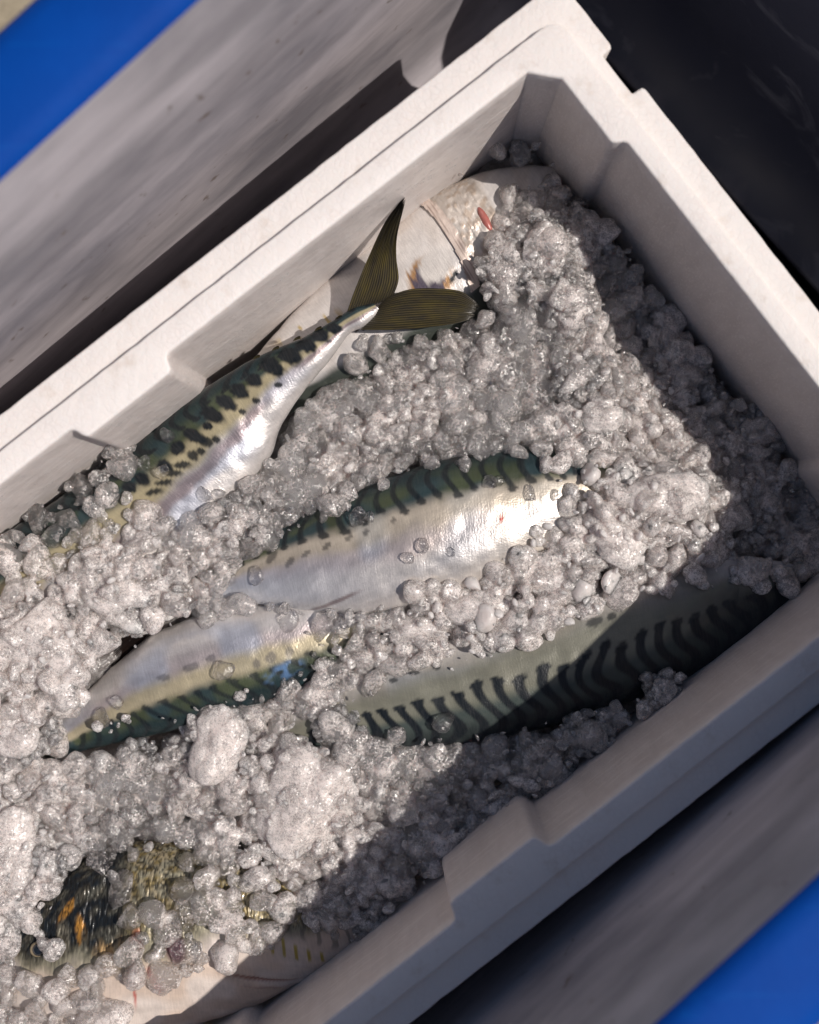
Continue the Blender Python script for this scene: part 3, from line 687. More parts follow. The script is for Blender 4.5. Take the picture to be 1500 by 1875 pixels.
ey = ellip('eye', 70, 1738, ez - .0012, .0052, .0048, .0026, .3, EYER, fish6); ellip('pupil', 71, 1739, ez + .0002, .0040, .0039, .0024, 0, EYEB, ey)

# --- nearly buried mackerel between the tail and the end wall
f7 = Fish([((560, 640), (570, 665), -.130), ((640, 650), (650, 710), -.128), ((760, 640), (740, 770), -.126), ((880, 640), (840, 800), -.126), ((1000, 650), (960, 830), -.126), ((1110, 680), (1070, 860), -.127),
           ((1210, 730), (1180, 880), -.128), ((1290, 790), (1270, 890), -.129), ((1330, 840), (1325, 870), -.13)], .5, 300, 90, seed=71)
col, sil, w = mackerel_colours(f7, 71, line=-.55); col = stripes(f7, col, w, 74)
fish7 = obj('mackerel', f7.mesh('mackerel', col, sil), SKIN)
tag(fish7, 'mackerel almost wholly buried in ice beyond the raised tail, only dark scraps of back showing', 'fish', 'mackerel laid in the foam box')
FISH = [f1, f2, f3, f4, f5, f6, f7]

# ---------------------------------------------------------------- crushed ice
def icosphere(sub):
    bm = bmesh.new(); bmesh.ops.create_icosphere(bm, subdivisions=sub, radius=1.0)
    bm.verts.ensure_lookup_table()
    V = np.array([v.co[:] for v in bm.verts]); F = np.array([[v.index for v in f.verts] for f in bm.faces]); bm.free()
    return V / np.linalg.norm(V, axis=1)[:, None], F
ICO = {k: icosphere(k) for k in (2, 3, 4, 5, 6)}
def noise3(p, seed=0):
    """cheap smooth 3D noise from rotated sines and value noise"""
    return (vnoise(p[:, 0] + 3.1 * seed, p[:, 1] + .37 * p[:, 2], seed) + vnoise(p[:, 1] - 5.7 * seed, p[:, 2] + .41 * p[:, 0], seed + 1) + vnoise(p[:, 2] + 1.3, p[:, 0] - .33 * p[:, 1], seed + 2)) / 3 - .5
def rock(sub, seed, lobes=3, spread=.45, cuts=4, rough=.05, flat=1.0, knobs=0, knob_r=(.14, .26), kamp=(.15, .6), ragged=False, facets=0):
    """fused, half-melted grain: union of balls seen from its middle, some planes shaved off, small pits"""
    r_ = np.random.default_rng(seed); D, F = ICO[sub]
    rad = np.full(len(D), .05)
    cs = r_.normal(0, 1, (lobes, 3)); cs = cs / np.linalg.norm(cs, axis=1)[:, None] * spread * r_.random((lobes, 1)) ** .5
    rs = spread * .95 + .35 + r_.random(lobes) * .25
    if ragged: rad[:] = .55; rs = .30 + .30 * r_.random(lobes)
    ex = [rad]
    for c, q in zip(cs, rs):
        disc = np.sum(D * c, 1) ** 2 - c @ c + q * q; ex.append(np.where(disc > 0, np.sum(D * c, 1) + np.sqrt(np.maximum(disc, 0)), .05))
    ex = np.array(ex); rad = np.log(np.sum(np.exp(ex * 14), axis=0)) / 14 if ragged else np.max(ex, axis=0)
    for k in range(cuts):
        n = r_.normal(0, 1, 3); n /= np.linalg.norm(n); h = (.62 + .3 * r_.random()) * rad.mean()
        dn = D @ n; lim = np.where(dn > .05, h / np.maximum(dn, .05), 99); rad = np.where(lim < rad, lim + .12 * (np.minimum(rad, lim * 1.5) - lim), rad)
    if facets:
        ns = r_.normal(0, 1, (facets, 3)); ns /= np.linalg.norm(ns, axis=1)[:, None]; hs = r_.uniform(.62, 1.0, facets) * rad.mean()
        dn = D @ ns.T; lim = np.where(dn > .08, hs / np.maximum(dn, .08), 9.0); kk = 15 / rad.mean(); lim = -np.log(np.sum(np.exp(-kk * np.concatenate([lim, rad[:, None] * 1.05], 1)), 1)) / kk
        rad = lim
    for k in range(knobs):
        n = r_.normal(0, 1, 3); n /= np.linalg.norm(n); q = r_.uniform(*knob_r); d = np.arccos(np.clip(D @ n, -1, 1)) / q
        rad = rad + np.sqrt(np.maximum(0, 1 - d * d)) * q * r_.uniform(*kamp) * rad.mean()
    p = D * 2.2 + seed
    rad = rad * (1 + rough * 2.2 * noise3(p, seed % 97) + rough * 1.6 * noise3(p * 2.7, seed % 89) + rough * .9 * noise3(p * 7, seed % 83))
    V = D * rad[:, None]; V[:, 2] *= flat
    return V / np.abs(V).max() , F
# heights of the ice surface, millimetres, at photo positions
HP = np.array([(0, 1000, -88), (100, 950, -90), (200, 900, -92), (60, 1200, -66), (0, 1300, -68), (200, 1060, -76), (350, 970, -82), (420, 950, -80), (250, 1130, -84), (560, 780, -96), (700, 700, -100),
    (640, 640, -106), (800, 650, -96), (800, 760, -90), (950, 500, -76), (1010, 450, -72), (1050, 540, -76), (1000, 370, -92), (1050, 350, -112), (1110, 520, -100), (1180, 600, -112), (1280, 720, -112),
    (1080, 720, -88), (1000, 650, -92), (900, 780, -92), (1200, 830, -98), (1350, 800, -108), (1450, 930, -112), (1400, 1000, -108), (1210, 900, -72), (1130, 960, -74), (1250, 1000, -78), (1000, 1080, -79),
    (1100, 1070, -80), (900, 1120, -82), (800, 1150, -85), (700, 1130, -87), (650, 1200, -90), (600, 1180, -92), (520, 1280, -96), (600, 1330, -90), (400, 1360, -90), (300, 1400, -98), (560, 1450, -82),
    (150, 1420, -96), (50, 1450, -86), (0, 1600, -78), (50, 1600, -86), (150, 1540, -90), (300, 1520, -94), (330, 1620, -90), (420, 1640, -86), (500, 1640, -84), (700, 1450, -90), (800, 1450, -88),
    (900, 1400, -90), (1000, 1400, -86), (1150, 1300, -84), (1220, 1260, -82), (700, 1600, -86), (650, 1700, -88), (760, 1560, -84), (100, 1800, -96), (200, 1830, -98), (30, 1870, -88),
    (300, 1700, -92), (340, 1750, -92), (560, 1850, -106), (480, 1880, -110), (640, 1800, -104), (430, 660, -135), (480, 620, -138), (1400, 1180, -100), (1450, 1060, -102)], float)
HXY = np.array([P(a, b, c / 1000)[:2] for a, b, c in HP])
def ice_h(x, y):
    d2 = (x[..., None] - HXY[:, 0]) ** 2 + (y[..., None] - HXY[:, 1]) ** 2 + 3e-5
    wt = d2 ** -1.6
    return (wt * HP[:, 2]).sum(-1) / wt.sum(-1) / 1000
# a height map of the fish, so ice rests on them
GX0, GY0, GS = -.32, -.38, .0015; GN, GM = 420, 500
FH = np.full((GN, GM), -.155)
for f in FISH:
    gi = ((f.V[..., 0] - GX0) / GS).astype(int).ravel(); gj = ((f.V[..., 1] - GY0) / GS).astype(int).ravel(); z = f.V[..., 2].ravel()
    ok = (gi >= 0) & (gi < GN) & (gj >= 0) & (gj < GM); np.maximum.at(FH, (gi[ok], gj[ok]), z[ok])
def fish_h(x, y):
    return FH[np.clip(((x - GX0) / GS).astype(int), 0, GN - 1), np.clip(((y - GY0) / GS).astype(int), 0, GM - 1)]
def inside(poly, x, y):
    poly = np.array(poly, float); r = np.zeros(x.shape, bool); n = len(poly)
    for i in range(n):
        (x1, y1), (x2, y2) = poly[i], poly[(i + 1) % n]
        r ^= ((y1 > y) != (y2 > y)) & (x < (x2 - x1) * (y - y1) / (y2 - y1 + 1e-12) + x1)
    return r
BARE = [  # where the photo shows skin, not ice
    [(690, 572), (640, 570), (560, 612), (450, 660), (345, 728), (262, 800), (240, 830), (300, 840), (262, 890), (262, 915), (330, 955), (395, 930), (445, 885), (490, 830), (530, 765), (588, 692), (645, 612)],
    [(630, 580), (640, 500), (690, 400), (730, 350), (830, 330), (900, 300), (990, 298), (1022, 312), (1000, 325), (940, 335), (905, 350), (906, 400), (885, 460), (855, 505), (880, 560), (868, 590), (780, 607), (690, 610), (640, 602)],
    [(640, 575), (560, 606), (480, 640), (420, 690), (360, 720), (400, 660), (500, 590), (600, 490), (700, 420), (740, 370)],
    [(392, 1062), (450, 1022), (520, 985), (600, 955), (680, 922), (740, 888), (830, 862), (900, 866), (960, 880), (1018, 896), (1022, 938), (975, 968), (920, 1005), (880, 1032), (800, 1048), (740, 1072), (690, 1108), (560, 1112), (490, 1090), (430, 1084)],
    [(150, 1292), (210, 1222), (270, 1165), (350, 1142), (440, 1128), (540, 1130), (560, 1160), (572, 1195), (540, 1230), (500, 1245), (470, 1252), (420, 1275), (360, 1292), (330, 1305), (250, 1312), (200, 1302)],
    [(155, 1285), (165, 1232), (190, 1190), (262, 1140), (250, 1175), (205, 1235)], [(105, 1320), (160, 1298), (175, 1330), (110, 1350)],
    [(60, 1398), (150, 1350), (330, 1322), (340, 1340), (200, 1375), (70, 1410)],
    [(690, 1262), (800, 1236), (900, 1206), (1000, 1172), (1060, 1138), (1120, 1105), (1250, 1080), (1330, 1078), (1420, 1085), (1400, 1150), (1290, 1210), (1190, 1252), (1110, 1292), (1000, 1322), (850, 1352), (780, 1345), (720, 1332), (680, 1332), (660, 1292)],
    [(520, 1345), (560, 1320), (640, 1290), (680, 1300), (650, 1350), (560, 1365)],
    [(240, 1812), (250, 1890), (420, 1860), (560, 1810), (650, 1745), (600, 1722), (560, 1702), (520, 1722), (430, 1750), (380, 1772), (330, 1795), (270, 1788)],
    [(92, 1640), (130, 1595), (215, 1605), (252, 1655), (235, 1720), (195, 1755), (165, 1745), (130, 1735), (105, 1690)],
    [(48, 1722), (72, 1708), (98, 1722), (98, 1752), (70, 1765), (48, 1752)],
    [(232, 1570), (290, 1548), (335, 1588), (322, 1622), (268, 1636)],
    [(310, 1728), (340, 1720), (335, 1755), (318, 1765)],
]
def bare(px, py, rp=0):
    r = np.zeros(px.shape, bool)
    for b_, b in enumerate(BARE):
        if 11 <= b_ <= 13: rp = 0 * px + 3
        r |= inside(b, px, py); n = 0
        for k in range(6): n = n + inside(b, px + rp * math.cos(k * 1.047), py + rp * math.sin(k * 1.047))
        r |= n >= 2
    return r
def in_box(x, y, m=0.0):
    u = x * EU[0] + y * EU[1]; v = x * EV[0] + y * EV[1]
    return (u < .2085 - m) & (u > -.40) & (v > -.146 + m) & (v < .1865 - m) & (v - u > -.335 + m) & (u + v < .384 - m)
def rot_mats(n, r_):
    q = r_.normal(0, 1, (n, 4)); q /= np.linalg.norm(q, axis=1)[:, None]; a, b, c, d = q.T
    return np.stack([np.stack([1 - 2 * (c * c + d * d), 2 * (b * c - a * d), 2 * (b * d + a * c)], -1), np.stack([2 * (b * c + a * d), 1 - 2 * (b * b + d * d), 2 * (c * d - a * b)], -1),
                     np.stack([2 * (b * d - a * c), 2 * (c * d + a * b), 1 - 2 * (b * b + c * c)], -1)], 1)
def scatter(n_try, rmin, rmax, gap, power=1.5):
    """dart throwing: grains that do not overlap much within one layer"""
    xs, ys, rs = [], [], []; cell = {}
    cs = 2 * rmax
    radii = np.sort(rmin + (rmax - rmin) * rng.random(n_try) ** power)[::-1]
    for r in radii:
        x = rng.uniform(-.275, .26); y = rng.uniform(-.345, .23)
        ci, cj = int(x // cs), int(y // cs); ok = True
        for a in (-1, 0, 1):
            for b in (-1, 0, 1):
                for k in cell.get((ci + a, cj + b), ()):
                    if (xs[k] - x) ** 2 + (ys[k] - y) ** 2 < (gap * (rs[k] + r)) ** 2: ok = False; break
                if not ok: break
            if not ok: break
        if ok:
            cell.setdefault((ci, cj), []).append(len(xs)); xs.append(x); ys.append(y); rs.append(r)
    return np.array(xs), np.array(ys), np.array(rs)
PROTO = [rock(3, 100 + i, lobes=int(rng.integers(1, 4)), spread=.35 + .3 * rng.random(), cuts=int(rng.integers(0, 6)), rough=.05 + .05 * rng.random(), flat=.7 + .3 * rng.random(), knobs=int(rng.integers(0, 3)), knob_r=(.2, .4), kamp=(.05, .2), facets=int(rng.integers(6, 11))) for i in range(28)]
PROTO2 = [(rock(3, 300 + i, lobes=2, spread=.5, cuts=2, rough=.06, facets=7)) for i in range(14)]
PROTO2 = [(v * np.array([1, q_, q_ * .7]), f) for (v, f), q_ in zip(PROTO2, np.linspace(.45, .9, 14))]
GRAINS = []          # x, y, z, r, frost, proto, small?
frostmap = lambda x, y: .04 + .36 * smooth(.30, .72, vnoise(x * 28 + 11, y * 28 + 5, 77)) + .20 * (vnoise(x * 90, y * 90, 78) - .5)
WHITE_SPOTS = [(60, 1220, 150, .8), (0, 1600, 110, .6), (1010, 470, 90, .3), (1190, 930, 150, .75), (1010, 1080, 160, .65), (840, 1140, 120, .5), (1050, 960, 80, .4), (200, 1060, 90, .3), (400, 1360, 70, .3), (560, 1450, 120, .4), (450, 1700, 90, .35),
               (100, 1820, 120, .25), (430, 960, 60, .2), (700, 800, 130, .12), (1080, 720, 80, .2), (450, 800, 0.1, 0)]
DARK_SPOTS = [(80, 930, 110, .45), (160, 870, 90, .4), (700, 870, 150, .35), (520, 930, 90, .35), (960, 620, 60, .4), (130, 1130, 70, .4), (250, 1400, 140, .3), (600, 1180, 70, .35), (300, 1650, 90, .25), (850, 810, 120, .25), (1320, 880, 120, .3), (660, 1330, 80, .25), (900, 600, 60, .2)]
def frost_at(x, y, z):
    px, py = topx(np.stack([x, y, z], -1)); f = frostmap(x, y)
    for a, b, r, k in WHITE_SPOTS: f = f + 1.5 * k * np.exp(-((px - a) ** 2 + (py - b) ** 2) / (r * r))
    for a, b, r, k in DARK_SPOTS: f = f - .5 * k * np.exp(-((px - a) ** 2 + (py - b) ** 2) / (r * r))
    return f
for layer in range(4):
    if layer == 0: x, y, r = scatter(14000, .0030, .0102, .62, 1.9)
    elif layer == 1: x, y, r = scatter(8000, .0045, .0095, .62, 1.6)
    elif layer == 2: x, y, r = scatter(6000, .0055, .0100, .66, 1.2)
    else: x, y, r = scatter(5000, .0060, .0095, .72, 1.0)
    z = ice_h(x, y) - (0, .0065, .0135, .022)[layer] - r * .35 + rng.normal(0, .0011, len(x)) + .004 * (vnoise(x * 60, y * 60, 5) - .5)
    fh = fish_h(x, y); px, py = topx(np.stack([x, y, z], -1))
    keep = in_box(x, y, .5 * r) & ~bare(px, py, r * PXM * .75) & ((layer == 0) | (z > fh - r * .4)) & (z > -.152) & (px > -40) & (px < 1560) & (py > -20) & (py < 1930)
    low = (fh > z - r) & keep
    z = np.where(low & (z < fh + r * .3), fh + r * .3, z)
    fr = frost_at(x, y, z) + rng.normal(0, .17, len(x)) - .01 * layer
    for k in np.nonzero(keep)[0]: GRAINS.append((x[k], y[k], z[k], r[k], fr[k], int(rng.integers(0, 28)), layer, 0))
# shards and crumbs between the grains
x, y, r = scatter(5200, .0010, .0032, 1.0, 1.8)
z = ice_h(x, y) + rng.uniform(.0002, .0046, len(x)); px, py = topx(np.stack([x, y, z], -1)); fh = fish_h(x, y)
keep = in_box(x, y, .002) & ~bare(px, py, r * PXM * .5) & (z > fh) & (px > -30) & (px < 1540) & (py < 1910)
fr = frost_at(x, y, z) + rng.normal(-.05, .15, len(x))
for k in np.nonzero(keep)[0]: GRAINS.append((x[k], y[k], z[k], r[k], fr[k], int(rng.integers(0, 14)), 0, 1))

# the grains that show largest are things of their own, the rest is the mass of crushed ice
order = sorted([i for i, g in enumerate(GRAINS) if g[6] == 0 and g[7] == 0], key=lambda i: -GRAINS[i][3])
N_SINGLE = 236
def vis(g):
    px, py = topx(np.array(g[:3])); return 12 < px < 1488 and 12 < py < 1863
order = [i for i in order if vis(GRAINS[i])][:N_SINGLE]
single = set(order)
R = rot_mats(len(GRAINS), rng)
def weld(idx, voxel):
    """grains half melted into one another: one skin round the union of all of them"""
    VV = []; FF = []; off = 0
    for i in idx:
        g = GRAINS[i]; pv, pf = (PROTO2 if g[6] >= 3 else PROTO)[g[5] % (14 if g[6] >= 3 else 28)]
        VV.append((pv @ R[i].T) * g[3] * np.array([1.38, 1.38, 1.2]) + np.array(g[:3])); FF.append(pf + off); off += len(pv)
    t = bpy.data.objects.new('weld', mesh_np('weld', np.vstack(VV), np.vstack(FF))); C.objects.link(t)
    m = t.modifiers.new('weld', 'REMESH'); m.mode = 'VOXEL'; m.voxel_size = voxel
    m = t.modifiers.new('melt', 'SMOOTH'); m.factor = .5; m.iterations = 1
    dg = bpy.context.evaluated_depsgraph_get(); ev = t.evaluated_get(dg); me = ev.to_mesh()
    n = len(me.vertices); V = np.empty(n * 3, np.float32); me.vertices.foreach_get('co', V); V = V.reshape(-1, 3).astype(float)
    N = np.empty(n * 3, np.float32); me.vertices.foreach_get('normal', N); N = N.reshape(-1, 3)
    nl = len(me.loops); L = np.empty(nl, np.int32); me.loops.foreach_get('vertex_index', L)
    tot = np.empty(len(me.polygons), np.int32); me.polygons.foreach_get('loop_total', tot)
    assert (tot == 4).all()
    F = L.reshape(-1, 4); F = np.vstack([F[:, [0, 1, 2]], F[:, [0, 2, 3]]])
    ev.to_mesh_clear(); src = t.data; bpy.data.objects.remove(t); bpy.data.meshes.remove(src)
    from mathutils.kdtree import KDTree
    kd = KDTree(len(idx))
    for q, i in enumerate(idx): kd.insert(GRAINS[i][:3], q)
    kd.balance()
    fr = np.array([GRAINS[idx[kd.find(v)[1]]][4] for v in V])
    p = V * 1000
    V = V + N * (.00025 * noise3(p * .42, 3) + .00045 * noise3(p * 1.1, 7))[:, None] * 2
    return V, F, np.clip(fr + .05, -.04, .55)
VV = []; FF = []; FR = []; MI = []; off = 0
loose = [i for i in range(len(GRAINS)) if i not in single and (GRAINS[i][7] or (GRAINS[i][6] == 0 and rng.random() < .05))]
ls = set(loose)
V, F, fr = weld([i for i in range(len(GRAINS)) if i not in single and i not in ls], .00072)
VV.append(V); FF.append(F); FR.append(fr); MI.append(np.zeros(len(F), np.int32)); off = len(V)
for i in loose:
    g = GRAINS[i]
    pv, pf = (PROTO2 if g[7] or g[6] >= 3 else PROTO)[g[5] % 14 if (g[7] or g[6] >= 3) else g[5]]
    VV.append((pv @ R[i].T) * g[3] * 1.27 + np.array(g[:3])); FF.append(pf + off); FR.append(np.full(len(pv), max(g[4], -.02))); MI.append(np.full(len(pf), 2 if g[4] < .14 else 0 if g[4] < .95 else 3, np.int32)); off += len(pv)
# bed of packed ice under the grains
bx = np.linspace(-.28, .265, 260); by = np.linspace(-.35, .235, 280); BXx, BYy = np.meshgrid(bx, by, indexing='ij')
bz = ice_h(BXx, BYy) - .030 + .005 * (vnoise(BXx * 110, BYy * 110, 3) - .5) + .004 * (vnoise(BXx * 260, BYy * 260, 4) - .5)
bz = np.minimum(bz, np.maximum(fish_h(BXx, BYy) + .02, -.10)); bz = np.maximum(bz, -.158)
n, m = bz.shape; ii, jj = np.meshgrid(np.arange(n - 1), np.arange(m - 1), indexing='ij')
ok = in_box(BXx, BYy, -.004)
FQ = np.stack([ii * m + jj, (ii + 1) * m + jj, (ii + 1) * m + jj + 1, ii * m + jj + 1], -1)
okq = ok[:-1, :-1] & ok[1:, :-1] & ok[1:, 1:] & ok[:-1, 1:]
FQ = FQ[okq]
FT = np.vstack([FQ[:, [0, 1, 2]], FQ[:, [0, 2, 3]]])
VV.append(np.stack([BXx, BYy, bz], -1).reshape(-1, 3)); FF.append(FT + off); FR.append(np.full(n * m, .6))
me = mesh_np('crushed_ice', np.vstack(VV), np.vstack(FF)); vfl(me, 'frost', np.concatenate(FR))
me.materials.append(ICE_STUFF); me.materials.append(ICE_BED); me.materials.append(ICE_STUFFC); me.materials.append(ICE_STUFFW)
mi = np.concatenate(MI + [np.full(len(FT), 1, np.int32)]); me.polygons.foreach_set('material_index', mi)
tag(obj('crushed_ice', me, ICE_STUFF), 'crushed ice heaped over and between the mackerel in the foam box', 'ice', kind='stuff')

# single grains: shared meshes, three looks
def proto_mesh(k, mat, cache={}):
    key = (k, mat.name)
    if key not in cache:
        me = mesh_np('ice_grain', PROTO_S[k][0] * 1.27, PROTO_S[k][1]); me.materials.append(mat); cache[key] = me
    return cache[key]
PROTO_S = [rock(4, 700 + i, lobes=int(rng.integers(1, 4)), spread=.35 + .3 * rng.random(), cuts=int(rng.integers(0, 6)), rough=.05 + .05 * rng.random(), flat=.7 + .3 * rng.random(), knobs=int(rng.integers(0, 3)), knob_r=(.2, .4), kamp=(.05, .2), facets=int(rng.integers(6, 11))) for i in range(24)]
ZONES = [('beside the raised tail', 640, 720, 170), ('below the side wall rib on the left', 110, 900, 180), ('between the raised tail and the middle mackerel', 830, 760, 170), ('heaped beyond the silver fish head', 1000, 490, 170),
         ('in the shade under the end wall', 1280, 760, 190), ('heaped at the head of the middle mackerel', 1190, 940, 160), ('banked between the middle and the striped mackerel', 900, 1120, 170),
         ('over the front half of the tail-up mackerel', 230, 1030, 160), ('at the left edge of the photo by the largest snowy heap', 60, 1260, 160), ('left of the upright snowy lump', 220, 1440, 140),
         ('around the blackened fish head', 130, 1690, 190), ('between the snowy lumps and the bottom mackerel', 400, 1600, 150), ('in the shade along the lower right wall', 830, 1480, 220), ('in the gap right of the bluish white belly', 620, 1220, 110)]
for i in order:
    g = GRAINS[i]; px, py = topx(np.array(g[:3]))
    look, mat = (('clear', ICE_GLASSY) if g[4] < .14 else ('grey', ICE_GREY) if g[4] < .80 else ('white frosted', ICE_WHITE))
    zn = min(ZONES, key=lambda q: math.hypot(q[1] - px, q[2] - py) / q[3])[0]
    o = bpy.data.objects.new('ice_grain', proto_mesh(int(rng.integers(0, 24)), mat)); C.objects.link(o)
    o.location = (g[0], g[1], g[2] - g[3] * .30); o.scale = (g[3], g[3] * rng.uniform(.72, 1), g[3] * rng.uniform(.8, 1))
    o.rotation_euler = tuple(rng.uniform(0, 6.28, 3))
    tag(o, f'{look} ice grain {zn}', 'ice grain', f'{look} ice grains {zn}')

# clear drops and melting grains lying alone on the fish
LOOSE = [(772, 1000, 15, 'tilted oval clear ice grain on the middle mackerel, above its belly'), (746, 1022, 13, 'pinched clear ice grain touching the oval one on the middle mackerel'), (826, 1012, 9, 'faint thin clear grain on the bright middle flank, right of the oval one'),
         (655, 950, 18, 'round clear grain on the dark back of the middle mackerel'), (676, 945, 11, 'smaller clear grain against the round one on the dark back'), (971, 904, 13, 'ring-like clear drop on the brightest part of the middle mackerel'),
         (894, 884, 14, 'left one of two long clear drops on the middle mackerel back'), (914, 882, 12, 'right one of two long clear drops on the middle mackerel back'), (1016, 907, 9, 'small clear drop at the ice edge right of the brightest flank'), (1035, 930, 11, 'square clear drop at the ice edge below a small one'),
         (305, 797, 16, 'bright clear grain standing on the tail-up mackerel back below the rib'), (266, 846, 14, 'splintered clear grain leaning below the bright one on the tail-up mackerel'), (292, 866, 15, 'round milky grain beside the splintered one on the tail-up mackerel'), (372, 908, 15, 'round clear drop on the silver belly of the tail-up mackerel'),
         (402, 906, 15, 'flat melting grain right of the drop on the tail-up silver belly'), (412, 1226, 19, 'big round clear drop with dark rim on the bluish white belly'), (216, 1288, 14, 'upright clear grain at the tail end of the bluish white belly'), (184, 1311, 20, 'dark clear grain over the black hollow on the left'),
         (100, 1364, 22, 'glassy ball over the black hollow in the bottom left'), (468, 1056, 16, 'wrinkled clear grain at the tail end of the middle mackerel flank'), (420, 1062, 14, 'square clear grain left of the wrinkled one near the middle tail'), (530, 1134, 20, 'clear knobbly grain over the top of the bluish white belly'), (812, 1322, 22, 'clear jagged grain on the striped mackerel stripes'),
         (718, 620, 13, 'clear bubble-like grain under the lower tail lobe'), (240, 1780, 13, 'rounded grey grain below the blackened head')]
for k, (px, py, rp, lab) in enumerate(LOOSE):
    xyz = P(px, py, -.09); zf = fish_h(np.array([xyz[0]]), np.array([xyz[1]]))[0]; r = rp / PXM * 1.12
    for _ in range(3): xyz = P(px, py, zf + r * .35); zf = fish_h(np.array([xyz[0]]), np.array([xyz[1]]))[0]
    o = bpy.data.objects.new('ice_grain', proto_mesh(int(rng.integers(0, 24)), ICE_CLEAR)); C.objects.link(o)
    o.location = P(px, py, zf + r * .38); o.scale = (r, r * .9, r * .62); o.rotation_euler = (rng.uniform(-.3, .3), rng.uniform(-.3, .3), rng.uniform(0, 6.28))
    tag(o, lab, 'ice grain', 'clear grains lying on the fish')

# big fused lumps
LUMPS = [  # px, py, rx, ry (photo px), rise of middle (mm over the ice surface), turn, label
    (402, 1362, 62, 84, 5, .25, 'upright snowy ice lump standing alone, left of the biggest lump', 1), (562, 1470, 98, 118, 3, .35, 'biggest snowy ice lump in the lower middle of the box', 1), (622, 1335, 46, 40, 5, .6, 'grey ice lump capping the top of the biggest snowy lump', 2),
    (55, 1195, 105, 120, 0, .2, 'largest snowy heap at the left edge of the photo', 1), (20, 1330, 80, 70, 1, 0, 'snowy lump just below the largest heap at the left edge', 1), (1000, 452, 58, 66, 2, -.5, 'blocky translucent lump topping the heap beyond the silver fish head', 2),
    (1035, 545, 60, 48, 2, .3, 'angular translucent lump below the blocky one beyond the fish head', 2), (925, 500, 50, 38, 2, .1, 'glossy lump touching the silver cheek of the corner mackerel', 2), (1060, 690, 48, 30, 4, -.6, 'smooth finger-shaped lump in the middle of the upper ice', 2),
    (1095, 758, 58, 40, 3, -.2, 'pale flat lump just beneath the finger-shaped one', 1), (1205, 905, 96, 60, -3, .1, 'snowy mound at the head of the middle mackerel, under the shadow edge', 1), (1120, 980, 76, 60, 1, .3, 'snowy mound lower left of the one under the shadow edge', 1),
    (1015, 1068, 90, 52, 0, .3, 'broad snowy bank above the stripes of the shaded mackerel', 1), (880, 1125, 84, 48, 0, .35, 'broad snowy bank under the belly of the middle mackerel', 1), (760, 1150, 66, 44, 0, .2, 'snowy lump at the left end of the bank under the middle belly', 1),
    (205, 1075, 84, 56, 1, .4, 'snowy lump left of the middle tail and above the dark crack', 1), (230, 1128, 46, 30, 1, .2, 'small snowy lump over the red scrap of tail fin', 1), (700, 800, 46, 40, 2, .2, 'frosted lump halfway between the raised tail and the middle back', 2),
    (890, 660, 58, 44, 2, -.3, 'frosted lump below the tip of the lower tail lobe', 2), (440, 945, 46, 40, 2, .5, 'frosted lump on the belly of the tail-up mackerel', 2), (15, 1560, 74, 100, 0, .1, 'snowy heap at the left edge above the fish eye', 1), (85, 1580, 34, 22, 3, .5, 'white chip beside the blackened fish head', 1),
    (440, 1700, 70, 44, 1, .35, 'snowy lump over the flank of the bottom mackerel', 1), (600, 1640, 60, 50, 0, .6, 'grey lump at the shadow edge over the bottom mackerel', 2), (690, 1700, 36, 26, 2, .1, 'clear jagged lump resting against the lower right wall', 2), (1215, 1262, 36, 30, 3, .3, 'dark grey lump perched alone beside the lower right wall', 2),
    (120, 1838, 84, 46, 0, .0, 'pale lump at the bottom edge under the fish eye', 1), (1240, 690, 56, 60, 2, .3, 'shaded frosted lump near the end wall', 2), (1390, 790, 56, 44, 2, .2, 'shaded frosted lump farthest right along the end wall', 2), (1340, 945, 74, 46, 2, .4, 'shaded wedge-like lump right of the snowy mound', 2),
    (1080, 1345, 44, 38, 2, .5, 'dark grey lump between the striped mackerel and the lower right wall', 2), (1010, 1420, 46, 40, 1, .2, 'dark grey lump near the upper end of the lower rib', 2), (250, 1395, 34, 34, 2, .2, 'round grey lump left of the upright snowy lump', 2),
]
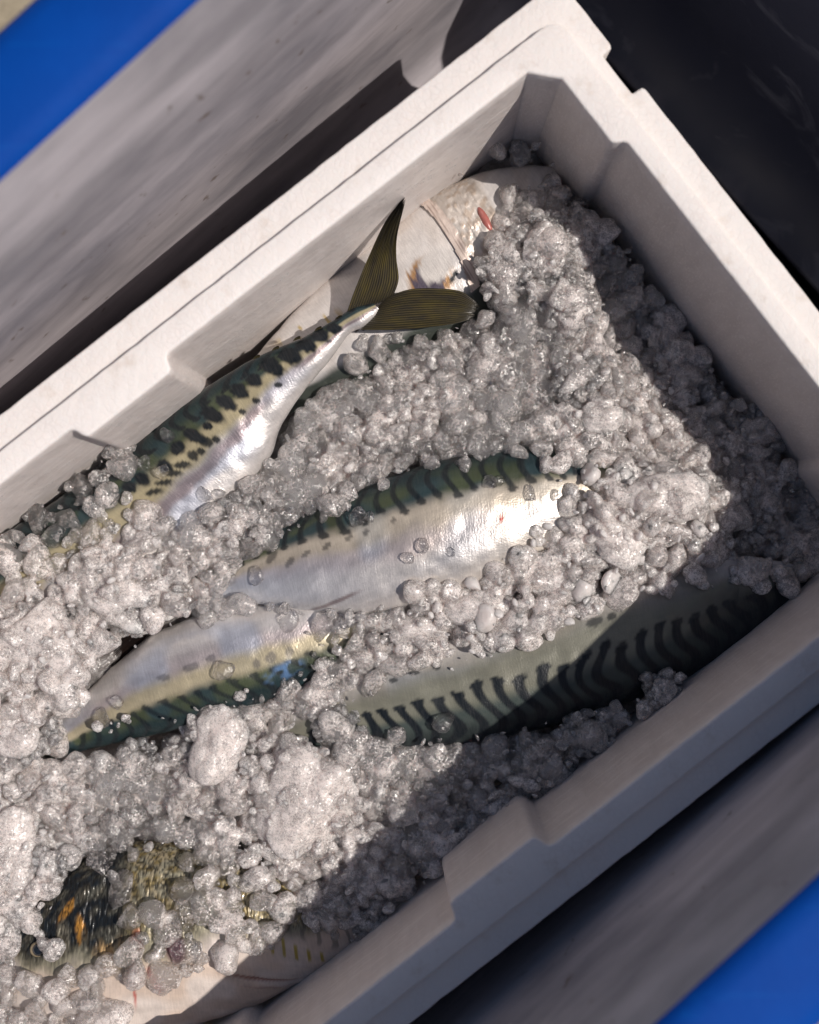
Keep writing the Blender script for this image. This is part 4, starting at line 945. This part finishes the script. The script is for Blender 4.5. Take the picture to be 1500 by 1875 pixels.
for k, (px, py, rx, ry, rise, turn, lab, kind) in enumerate(LUMPS):
    rx, ry = rx / PXM * 1.1, ry / PXM * 1.1; x0 = P(px, py, -.09)
    zs = ice_h(np.array([x0[0]]), np.array([x0[1]]))[0]
    rz = min(rx, ry) * .62
    q = np.random.default_rng(4000 + k); VV = []; FF = []; MI = []; off = 0
    def add(pv, pf, sc3, pos, mi, spin=True):
        global off
        if spin: pv = pv @ rot_mats(1, q)[0].T
        VV.append(pv * np.array(sc3) + np.array(pos)); FF.append(pf + off); MI.append(np.full(len(pf), mi, np.int32)); off += len(pv)
    pv, pf = rock(6 if rx + ry > .034 else 5, 900 + k, lobes=13 if kind == 1 else 7, spread=.62, cuts=2 if kind == 1 else 5, rough=.06, knobs=46 if kind == 1 else 14, knob_r=(.10, .34), kamp=(.04, .30), ragged=True)
    add(pv, pf, (rx * 1.0, ry * 1.0, rz), (0, 0, 0), 0, False)
    for j in range(int(26 + 900 * (rx + ry))):                       # clear grains frozen on round its edge
        a_ = q.uniform(0, 6.28); rr = q.uniform(.72, 1.06); gr = q.uniform(.0024, .0056)
        pv, pf = PROTO[int(q.integers(0, 28))]
        add(pv, pf, (gr, gr, gr * .85), (rx * rr * math.cos(a_), ry * rr * math.sin(a_), -rz * q.uniform(.05, .7)), 1)
    me = mesh_np('ice_lump', np.vstack(VV), np.vstack(FF)); me.materials.append(ICE_SNOW if kind == 1 else ICE_WHITE); me.materials.append(ICE_GREY)
    me.polygons.foreach_set('material_index', np.concatenate(MI))
    o = bpy.data.objects.new('ice_lump', me); C.objects.link(o)
    o.location = P(px, py, zs - rz * .62 + rise / 1000); o.rotation_euler = (0, 0, -turn)
    tag(o, lab, 'ice lump', 'fused lumps of ice')

# beads of meltwater clinging to the sunlit side wall
pv, pf = ICO[2]; VV = []; FF = []; off = 0; q = np.random.default_rng(12)
for k in range(70):
    u0 = q.uniform(-.21, .17); z0 = q.uniform(-.075, -.006); rib = -.1168 < u0 < -.052
    if abs(u0 + .1168) < .008 or abs(u0 + .052) < .008: continue
    for j in range(int(q.integers(1, 6))):
        u1 = u0 + j * q.uniform(.0014, .0022); z1 = z0 - j * .0004 + q.normal(0, .0003)
        v1 = (B1 if rib else B0) + (-z1) * .03 + .0001; c = EU * u1 + EV * v1; rr = q.uniform(.00035, .0008)
        VV.append(pv * rr * np.array([1, 1, q.uniform(.9, 1.3)]) + np.array([c[0], c[1], z1])); FF.append(pf + off); off += len(pv)
WATER = NT('meltwater'); g_ = WATER.n('ShaderNodeBsdfGlossy'); g_.inputs['Roughness'].default_value = .22; t_ = WATER.n('ShaderNodeBsdfTransparent'); x_ = WATER.n('ShaderNodeMixShader'); x_.inputs[0].default_value = .14
WATER.l(t_.outputs[0], x_.inputs[1]); WATER.l(g_.outputs[0], x_.inputs[2]); WATER.done(x_.outputs[0])
tag(obj('water_droplets', mesh_np('water_droplets', np.vstack(VV), np.vstack(FF)), WATER.m), 'tiny beads of meltwater on the inner side wall of the foam box', 'water droplets', kind='stuff')
